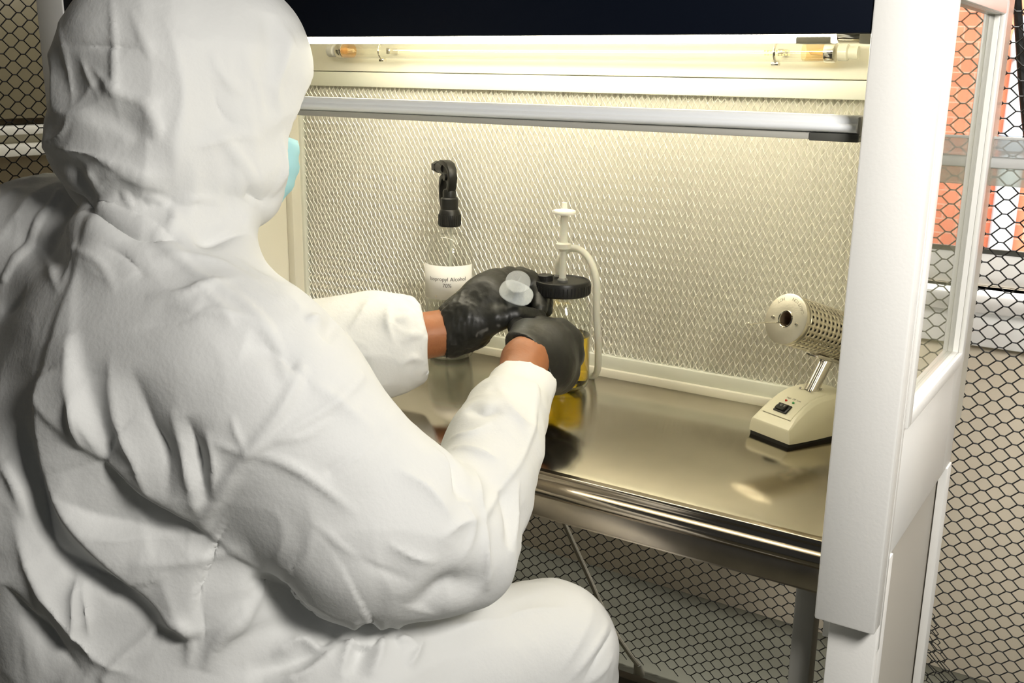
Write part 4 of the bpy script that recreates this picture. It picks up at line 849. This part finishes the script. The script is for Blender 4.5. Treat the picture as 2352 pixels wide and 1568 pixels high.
["ridge", 0.005, 0.006, [[0.5585, -0.4584, 0.6719], [0.5697, -0.5178, 0.6599], [0.5625, -0.5485, 0.6405]]],
["ridge", 0.004, 0.006, [[0.5793, -0.482, 0.6451], [0.5799, -0.5091, 0.6369], [0.5717, -0.5344, 0.6281]]],
["ridge", 0.003, 0.008, [[0.545, -0.4688, 0.6895], [0.5579, -0.5225, 0.6748], [0.5529, -0.5613, 0.6493]]],
["seam", 0.0035, 0.005, [[0.4138, -0.3913, 0.915], [0.4416, -0.44, 0.897], [0.4717, -0.5063, 0.8798], [0.4907, -0.5842, 0.8637], [0.5099, -0.6438, 0.8582]]],
["ridge", 0.007, 0.007, [[0.5099, -0.6438, 0.8582], [0.5207, -0.6578, 0.8262], [0.5193, -0.6503, 0.7783]]],
["ridge", 0.008, 0.01, [[0.3768, -0.4215, 0.9245], [0.428, -0.4758, 0.9149], [0.4505, -0.4826, 0.9026], [0.4564, -0.466, 0.8937]]],
["valley", 0.007, 0.01, [[0.3858, -0.495, 0.9094], [0.4161, -0.5079, 0.9108], [0.4287, -0.4907, 0.9138]]],
["ridge", 0.006, 0.008, [[0.3898, -0.5396, 0.8831], [0.4225, -0.5431, 0.8961], [0.4327, -0.5147, 0.9055]]],
["valley", 0.012, 0.012, [[0.4545, -0.6472, 0.9219], [0.4718, -0.6448, 0.9084], [0.4887, -0.6571, 0.8976], [0.5021, -0.6648, 0.8802]]],
["ridge", 0.007, 0.008, [[0.4151, -0.5662, 0.8861], [0.4501, -0.5662, 0.8896], [0.474, -0.5592, 0.8815]]],
["ridge", 0.007, 0.01, [[0.4531, -0.6563, 0.9267], [0.478, -0.6607, 0.9103], [0.4964, -0.6753, 0.8918]]],
["ridge", 0.006, 0.009, [[0.4505, -0.5874, 0.8853], [0.4948, -0.6312, 0.8761], [0.5099, -0.6438, 0.8582]]],
["valley", 0.008, 0.01, [[0.4921, -0.5864, 0.8623], [0.5099, -0.5966, 0.8431], [0.5259, -0.625, 0.8191]]],
["ridge", 0.006, 0.009, [[0.4926, -0.5526, 0.8634], [0.5081, -0.5807, 0.8368], [0.5272, -0.6267, 0.8105]]],
["valley", 0.014, 0.018, [[0.4839, -0.72, 0.7785], [0.4999, -0.7128, 0.7956], [0.5111, -0.6958, 0.8041], [0.5201, -0.6596, 0.7885]]],
["ridge", 0.007, 0.012, [[0.4574, -0.724, 0.9262], [0.4831, -0.7033, 0.9029], [0.5063, -0.6927, 0.8686]]],
["ridge", 0.006, 0.012, [[0.5026, -0.7159, 0.8584], [0.5088, -0.6817, 0.8651], [0.5106, -0.648, 0.8576]]],
["ridge", 0.006, 0.014, [[0.394, -0.7709, 1.0133], [0.4159, -0.7487, 0.986], [0.4382, -0.7257, 0.9579]]],
["ridge", 0.005, 0.008, [[0.4428, -0.7184, 0.9523], [0.4398, -0.7533, 0.9404], [0.4283, -0.777, 0.9282]]],
["valley", 0.007, 0.01, [[0.3792, -0.7289, 1.0397], [0.345, -0.6749, 1.0414]]],
["ridge", 0.006, 0.008, [[0.0887, -0.3159, 0.9656], [0.0957, -0.3437, 0.9537], [0.0935, -0.3717, 0.9335]]],
["ridge", 0.007, 0.008, [[0.1133, -0.3036, 0.9602], [0.1272, -0.328, 0.9423], [0.1438, -0.3325, 0.9138]]],
["ridge", 0.006, 0.007, [[0.14, -0.287, 0.9523], [0.1402, -0.3076, 0.9434], [0.1324, -0.3177, 0.9443]]],
["ridge", 0.006, 0.007, [[0.1654, -0.2948, 0.9187], [0.156, -0.308, 0.9233], [0.1496, -0.325, 0.913]]],
["ridge", 0.006, 0.007, [[0.167, -0.2952, 0.8833], [0.1597, -0.3132, 0.8927], [0.1484, -0.3291, 0.8816]]],
["ridge", 0.006, 0.007, [[0.3623, -0.7353, 1.0557], [0.3553, -0.7036, 1.053]]],
["ridge", 0.003, 0.005, [[0.342, -0.8427, 0.9641], [0.3593, -0.8332, 0.9565], [0.3723, -0.8246, 0.9524]]],
["ridge", 0.003, 0.005, [[0.3723, -0.8246, 0.9524], [0.3645, -0.8293, 0.969], [0.3583, -0.8299, 0.9887]]],
["ridge", 0.003, 0.006, [[0.3871, -0.8113, 0.9641], [0.4072, -0.7873, 0.9654], [0.4165, -0.7618, 0.9769]]],
["cut", 0.003, 0.005, [[0.3564, -0.7869, 1.0485], [0.3797, -0.778, 1.0293], [0.402, -0.7684, 1.0014]]],
["ridge", 0.003, 0.006, [[0.2694, -0.7945, 1.0967], [0.311, -0.796, 1.0771], [0.3368, -0.8, 1.0566]]],
["cut", 0.0025, 0.005, [[0.2484, -0.8464, 1.053], [0.2721, -0.8353, 1.0605], [0.2972, -0.8209, 1.0654], [0.311, -0.796, 1.0771]]],
["ridge", 0.004, 0.008, [[0.4714, -0.7555, 0.8656], [0.4924, -0.7366, 0.8459], [0.5057, -0.7133, 0.8354]]],
["ridge", 0.003, 0.007, [[0.4117, -0.7959, 0.8918], [0.4475, -0.7774, 0.859], [0.4795, -0.7534, 0.8357]]],
["cut", 0.003, 0.006, [[0.4319, -0.7833, 0.8748], [0.4681, -0.765, 0.8418], [0.4938, -0.7322, 0.8172]]],
["ridge", 0.004, 0.007, [[0.4972, -0.6654, 0.8886], [0.5123, -0.6679, 0.8561], [0.5148, -0.6901, 0.8284]]],
["ridge", 0.003, 0.006, [[0.2418, -0.6827, 1.302], [0.2458, -0.6711, 1.268], [0.2457, -0.6673, 1.2331]]],
["cut", 0.003, 0.006, [[0.2315, -0.72, 1.2806], [0.2351, -0.7145, 1.2514], [0.2399, -0.6976, 1.2297]]],
["ridge", 0.003, 0.005, [[0.1768, -0.7634, 1.3446], [0.1948, -0.7651, 1.3163], [0.2033, -0.7636, 1.2963]]],
["ridge", 0.003, 0.006, [[0.1304, -0.7917, 1.3036], [0.1476, -0.7969, 1.2792], [0.1677, -0.7991, 1.2593]]],
["cut", 0.004, 0.008, [[0.1785, -0.8206, 1.1244], [0.2129, -0.8135, 1.1101], [0.24, -0.8165, 1.0925]]],
["ridge", 0.004, 0.008, [[0.1116, -0.8128, 1.1167], [0.1838, -0.8261, 1.1087], [0.2184, -0.8353, 1.0804]]],
["ridge", 0.003, 0.008, [[0.4911, -0.5818, 0.7086], [0.506, -0.5418, 0.7054], [0.539, -0.5001, 0.6964]]],
["ridge", 0.003, 0.007, [[0.4494, -0.6458, 0.7151], [0.4721, -0.6132, 0.7121], [0.4999, -0.5687, 0.7052]]]]
def crumple(V, F):
    """fine crinkles of the spun fabric: ridged noise in a few directions"""
    N = normals(V, F); d = np.zeros(len(V))
    for sc, st, am, sd in ((8, (1, 1, .5), .0065, 1), (15, (1.0, .6, 1.2), .0038, 2), (30, (1, 1.2, .7), .0016, 3)):
        Pn = V * np.array(st); w1 = vnoise(Pn, sc * .6, sd + 40)[:, None]; n_ = vnoise(Pn + w1 * .03, sc, sd); d += am * (1 - 2.2 * np.abs(n_))
    calm = np.clip(vnoise(V, 5, 77) + .6, .25, 1.0)
    return V + N * (d * calm)[:, None]

M_suit = mat('coverall_fabric', (.74, .745, .735), .62, bump=(210, .10, 4), spec=.3)
def build_coverall(h=.0062, creases=True):
    V, F = coverall_field(h).nets(); V = smooth_verts(V, F, 6)
    V, F = subdivide(V, F); V = smooth_verts(V, F, 3)
    if creases: V = displace(V, F, CREASES); V = crumple(V, F); V = smooth_verts(V, F, 1)
    return V, F
CV, CF = build_coverall()
mesh_obj('coverall', CV, CF, M_suit, person)

# ---- the body inside: head with a face, trunk, arms to the wrists, legs
M_skin = mat('brown_skin', (.33, .125, .048), .48, bump=(170, .12, 4), var=(26, .14), sss=.12)
def body_field():
    B = Field((-.30, -1.10, .02), (.70, -.08, 1.44), .0075)
    shrink = lambda n_, q: (n_[0], n_[1], n_[2], n_[3] * q)
    for a, b in TORSO: B.cone(shrink(a, .62), shrink(b, .62), .05)
    for ch in (RLEG, LLEG): B.chain([shrink(n_, .62) for n_ in ch], .04)
    B.chain([shrink(n_, .5) for n_ in RARM[:7]] + [(0.3868, -0.4041, 0.8764, 0.0273), (0.3593, -0.3429, 0.8932, 0.0285), (0.3420, -0.2985, 0.9139, 0.0288), (0.3340, -0.2528, 0.9197, 0.0266)], .02)
    B.chain([shrink(n_, .5) for n_ in LARM[:5]] + [(0.1004, -0.2791, 0.8989, 0.0311), (0.1277, -0.2510, 0.9059, 0.0306), (0.1482, -0.2273, 0.9087, 0.0288), (0.1716, -0.1948, 0.9259, 0.0290)], .02)
    B.cone((*(HEAD_C - FACE_U * .07 - FACE_D * .02), .052), (0.1830, -0.7496, 1.0884, 0.0538), .04)
    B.ell(HEAD_C, (FACE_D, FACE_S, FACE_U), (.094, .073, .112), .02)
    f0 = HEAD_C + FACE_D * .088
    B.cone((*(f0 - FACE_U * .022 + FACE_D * .012), .012), (*(f0 + FACE_U * .012 - FACE_D * .004), .008), .014)          # nose
    B.cone((*(f0 - FACE_U * .066 - FACE_S * .016 - FACE_D * .008), .009), (*(f0 - FACE_U * .066 + FACE_S * .016 - FACE_D * .008), .009), .012)   # mouth
    B.ell(f0 - FACE_U * .092 - FACE_D * .022, (FACE_D, FACE_S, FACE_U), (.028, .034, .024), .02)                        # chin
    for s_ in (-1, 1):
        B.ell(f0 + FACE_S * .032 * s_ + FACE_U * .014 + FACE_D * .006, (FACE_D, FACE_S, FACE_U), (.012, .016, .010), .012, 'cut')
        B.ell(f0 + FACE_S * .032 * s_ + FACE_U * .013 - FACE_D * .012, (FACE_D, FACE_S, FACE_U), (.013, .013, .013), .003)
        B.cone((*(f0 + FACE_S * .018 * s_ + FACE_U * .030), .007), (*(f0 + FACE_S * .048 * s_ + FACE_U * .030 - FACE_D * .014), .006), .012)
        B.ell(HEAD_C + FACE_S * .076 * s_ - FACE_U * .005, (FACE_D, FACE_S, FACE_U), (.018, .010, .032), .006)
    return B
V_, F_ = body_field().nets(); V_ = smooth_verts(V_, F_, 4); mesh_obj('body', V_, F_, M_skin, person)

# ---- face mask: pale blue pleated shell over nose and chin
def face_mask():
    n, m_ = 25, 17; v = []; f = []
    for j in range(m_):
        for i in range(n):
            a = -1.25 + 2.5 * i / (n - 1); u = -.070 + .086 * j / (m_ - 1)
            bulge = .020 * math.exp(-(a / .5) ** 2) * math.exp(-((u + .02) / .045) ** 2)
            pl_ = .0008 * (1 if (j // 2) % 2 else -1)
            r_ = .1005 + bulge + pl_ - .25 * max(0, -u - .045); p = HEAD_C + FACE_D * (r_ * math.cos(a) + .004) + FACE_S * (.078 * math.sin(a) * 1.02) + FACE_U * (u - .018)
            v.append(tuple(p))
    for j in range(m_ - 1):
        for i in range(n - 1): k = j * n + i; f.append((k, k + 1, k + n + 1, k + n))
    me = bpy.data.meshes.new('face_mask'); me.from_pydata(v, [], f); me.materials.append(mat('pale_blue_nonwoven', (.42, .75, .82), .7))
    me.polygons.foreach_set('use_smooth', [True] * len(me.polygons))
    o = bpy.data.objects.new('face_mask', me); COL.objects.link(o); o.parent = person; o.matrix_parent_inverse = Matrix.Translation(-person.location)
    q = o.modifiers.new('thickness', 'SOLIDIFY'); q.thickness = .002
face_mask()

# ---- gloves
M_glove = mat('black_nitrile', (.012, .012, .010), .42, bump=(60, .22, 5, (1, 1, 1)))
def glove(name, lo, hi, palm, fingers, cuff, cuff_dir, hollow, fold, label, h=.0024):
    G = Field(lo, hi, h)
    for a, b in palm: G.cone(a, b, .022)
    for fch in fingers:
        g2 = Field(lo, hi, h); g2.chain(fch, .004); d = G.d; q = g2.d; k = .007; hh = np.maximum(k - np.abs(d - q), 0) / k; G.d = np.minimum(d, q) - hh * hh * k * .25
    for a, b in cuff: G.cone(a, b, .010)
    c, dv, r0 = hollow[:3]; c = np.array(c[:3]); G.cut_plane(c, dv, .075)
    hx = np.array(hollow[3]) if len(hollow) > 3 else dv; G.cone((*(c - hx * .002), r0 * .94), (*(c + hx * .05), r0), .003, 'cut')
    V, F = G.nets(); V = smooth_verts(V, F, 3)
    N = normals(V, F)
    if fold is not None:
        V = V + N * fold(V)[:, None]
    return mesh_obj(name, V, F, M_glove, person)
def wrinkle(V, am, wrist):
    ax_ = np.array((.72, .62, .30)); Pn = V - (V @ ax_)[:, None] * ax_ * .0 + 0; st = V * np.array((1.6, 1.4, .7))
    n1 = 1 - 2.4 * np.abs(vnoise(st + .012 * vnoise(V, 40, 5)[:, None], 55, 3)); n2 = 1 - 2.4 * np.abs(vnoise(st, 110, 8))
    near = np.clip(1.15 - np.linalg.norm(V - np.array(wrist[:3]), axis=1) / .10, .25, 1)
    return (am * n1 + am * .5 * n2) * near
# left hand grips the syringe: back of the hand to the upper left, thumb across the front
Lw = (0.1483, -0.2274, 0.9081, 0.0327)
Lpalm = [((0.1483, -0.2274, 0.9081, 0.0301), (0.1744, -0.1988, 0.9271, 0.0354)), ((0.1744, -0.1988, 0.9271, 0.0354), (0.1895, -0.1629, 0.9529, 0.0344)), ((0.1895, -0.1629, 0.9529, 0.0331), (0.1864, -0.1346, 0.9714, 0.0255)), ((0.1892, -0.2029, 0.9232, 0.0261), (0.2144, -0.1822, 0.9382, 0.0222)), ((0.1895, -0.1629, 0.9529, 0.0331), (0.1849, -0.1194, 0.9445, 0.0299))]
Lfing = [
    [(0.1883, -0.1518, 0.9711, 0.0226), (0.1939, -0.1092, 0.9785, 0.0183), (0.2073, -0.0725, 0.9708, 0.0165), (0.2292, -0.0774, 0.9498, 0.0144), (0.2432, -0.0973, 0.9358, 0.0122)],
    [(0.1839, -0.1207, 0.9620, 0.0217), (0.1900, -0.0709, 0.9720, 0.0187), (0.2058, -0.0471, 0.9572, 0.0161), (0.2276, -0.0582, 0.9357, 0.0138), (0.2395, -0.0750, 0.9283, 0.0116)],
    [(0.1769, -0.1071, 0.9413, 0.0206), (0.1806, -0.0487, 0.9444, 0.0176), (0.2001, -0.0421, 0.9256, 0.0148), (0.2187, -0.0695, 0.9174, 0.0125)],
    [(0.1710, -0.1103, 0.9235, 0.0186), (0.1670, -0.0528, 0.9195, 0.0156), (0.1891, -0.0545, 0.9083, 0.0127), (0.2073, -0.0744, 0.9054, 0.0111)],
    [(0.1974, -0.2034, 0.9245, 0.0234), (0.2262, -0.1940, 0.9354, 0.0187), (0.2454, -0.1739, 0.9409, 0.0155), (0.2526, -0.1358, 0.9306, 0.0132), (0.2540, -0.1175, 0.9273, 0.0113)],
]
Lcuff = [((0.1528, -0.2226, 0.9064, 0.0341), (0.1748, -0.1994, 0.9205, 0.0341)), ((0.1665, -0.2215, 0.8900, 0.0157), (0.1932, -0.1912, 0.9012, 0.0145))]
Ldv = -np.array(LDIR)
glove('glove', (.0, -.36, .80), (.36, .02, 1.08), Lpalm, Lfing, Lcuff, Ldv, ((0.1501, -0.2255, 0.9066, 0.0327), Ldv, .0285), lambda V: wrinkle(V, .0016, Lw), None)
# right hand seen from the back of the wrist, fingers closed round the syringe barrel
Rpalm = [((0.3307, -0.2814, 0.9131, 0.0333), (0.3322, -0.2319, 0.9117, 0.0404)), ((0.3322, -0.2319, 0.9117, 0.0392), (0.3341, -0.1988, 0.9157, 0.0286)), ((0.3370, -0.2392, 0.8982, 0.0378), (0.3399, -0.2026, 0.8916, 0.0262)), ((0.3438, -0.2442, 0.8879, 0.0340), (0.3436, -0.2129, 0.8707, 0.0261))]
Rfing = [
    [(0.3340, -0.1944, 0.9301, 0.0218), (0.3106, -0.1511, 0.9204, 0.0180), (0.2698, -0.1407, 0.9191, 0.0164), (0.2449, -0.1441, 0.9196, 0.0132)],
    [(0.3472, -0.1893, 0.9195, 0.0212), (0.3246, -0.1410, 0.9045, 0.0181), (0.2787, -0.1227, 0.8997, 0.0166), (0.2509, -0.1280, 0.9001, 0.0133)],
    [(0.3543, -0.1908, 0.9003, 0.0181), (0.3302, -0.1444, 0.8820, 0.0161), (0.2854, -0.1263, 0.8741, 0.0152), (0.2585, -0.1307, 0.8756, 0.0127)],
    [(0.3531, -0.2049, 0.8769, 0.0186), (0.3335, -0.1671, 0.8611, 0.0160), (0.2976, -0.1487, 0.8560, 0.0137), (0.2738, -0.1512, 0.8573, 0.0112)],
    [(0.3158, -0.2463, 0.9186, 0.0207), (0.2875, -0.2186, 0.9276, 0.0169), (0.2604, -0.1874, 0.9258, 0.0148), (0.2454, -0.1611, 0.9230, 0.0124)],
]
Rcuff = [((0.3384, -0.2940, 0.9160, 0.0342), (0.3418, -0.2532, 0.9023, 0.0423)), ((0.3209, -0.2718, 0.9249, 0.0264), (0.3046, -0.2320, 0.9284, 0.0259))]
Rdv = -np.array(RDIR) * .75 + np.array((-.45, .15, -.05)); Rdv /= np.linalg.norm(Rdv)
glove('glove', (.14, -.42, .76), (.48, .02, 1.04), Rpalm, Rfing, Rcuff, Rdv, ((0.3368, -0.2825, 0.9168, 0.0297), Rdv, .0300, -np.array(RDIR)), lambda V: wrinkle(V, .0009, Lw), None)

# ---- stool that carries the person
stool = empty('stool', (.16, -.84, 0), 'black padded round stool under the seated person', 'stool')
TS = Matrix.Translation((.16, -.84, 0))
MB().lathe([(0, .455), (.155, .455), (.170, .462), (.176, .480), (.172, .502), (.150, .512), (0, .514)], 40, TS).build('seat', M_black, stool)
MB().lathe([(0, .02), (.03, .02), (.03, .30), (.022, .30), (.022, .456), (0, .456)], 20, TS).build('column', M_chrome, stool)
for i in range(5):
    a = 2 * math.pi * i / 5 + .3
    MB().tube([(.16 + .02 * math.cos(a), -.84 + .02 * math.sin(a), .075), (.16 + .25 * math.cos(a), -.84 + .25 * math.sin(a), .045)], [.018, .013], 10).build('leg', M_black, stool)
    MB().lathe([(0, -.011), (.022, -.011), (.025, -.006), (.025, .006), (.022, .011), (0, .011)], 16, Matrix.Translation((.16 + .25 * math.cos(a), -.84 + .25 * math.sin(a), .0255)) @ Matrix.Rotation(a, 4, 'Z') @ Matrix.Rotation(math.pi / 2, 4, 'X')).build('caster', M_black, stool)

# ================================================================== SYRINGE
sA, sB = Vector((0.2713, -0.2067, 0.9994)), Vector((0.2246, -0.1460, 0.9354))
sz = (sB - sA).normalized(); syr = empty('syringe', tuple(sA), 'clear plastic syringe held in the gloved left hand', 'syringe')
sm_ = frame_mtx(sA, sz, (1, 0, 0))
def oval(rx, ry, n=36): return [(rx * math.copysign(abs(math.cos(2 * math.pi * i / n)) ** .8, math.cos(2 * math.pi * i / n)), ry * math.copysign(abs(math.sin(2 * math.pi * i / n)) ** .8, math.sin(2 * math.pi * i / n))) for i in range(n)]
MB().lathe([(0, 0), (.0175, 0), (.0182, .0008), (.0182, .0022), (.0175, .003), (0, .003)], 36, sm_).build('plunger_plate', M_milky, syr)
k = MB(); k.box(-.0010, .0010, -.0115, .0115, .003, .062); k.box(-.0115, .0115, -.0010, .0010, .003, .062); k.bm.transform(sm_); k.build('plunger_rod', M_milky, syr)
fl_ = MB(); fl_.prism(oval(.0245, .0175), .0340, .0362, 'z'); fl_.prism(oval(.0255, .0185), .0345, .0355, 'z'); fl_.bm.transform(sm_); fl_.build('finger_flange', M_milky, syr)
MB().lathe([(.0140, .035), (.0150, .035), (.0150, .120), (.0135, .126), (.0035, .128), (.003, .140), (.002, .140), (.002, .128), (.0125, .124), (.0140, .118)], 36, sm_, close=True).build('barrel', thin_glass('barrel_clear', (.95, .96, .97), .03, 1.42, haze=.10, hazecol=(.85, .9, .95)), syr)
MB().lathe([(0, .062), (.0132, .062), (.0136, .066), (.0136, .072), (.010, .076), (0, .078)], 28, sm_).build('piston', M_black, syr)
tb = text_mesh('20 30', .0055)
for v in tb.verts:
    a = -1.15 + v.co.y / .0152; v.co = (.01525 * math.cos(a), .01525 * math.sin(a), .052 + v.co.x)
tb.transform(sm_); MB().merge(tb).build('scale_print', M_ink, syr, smooth=False)
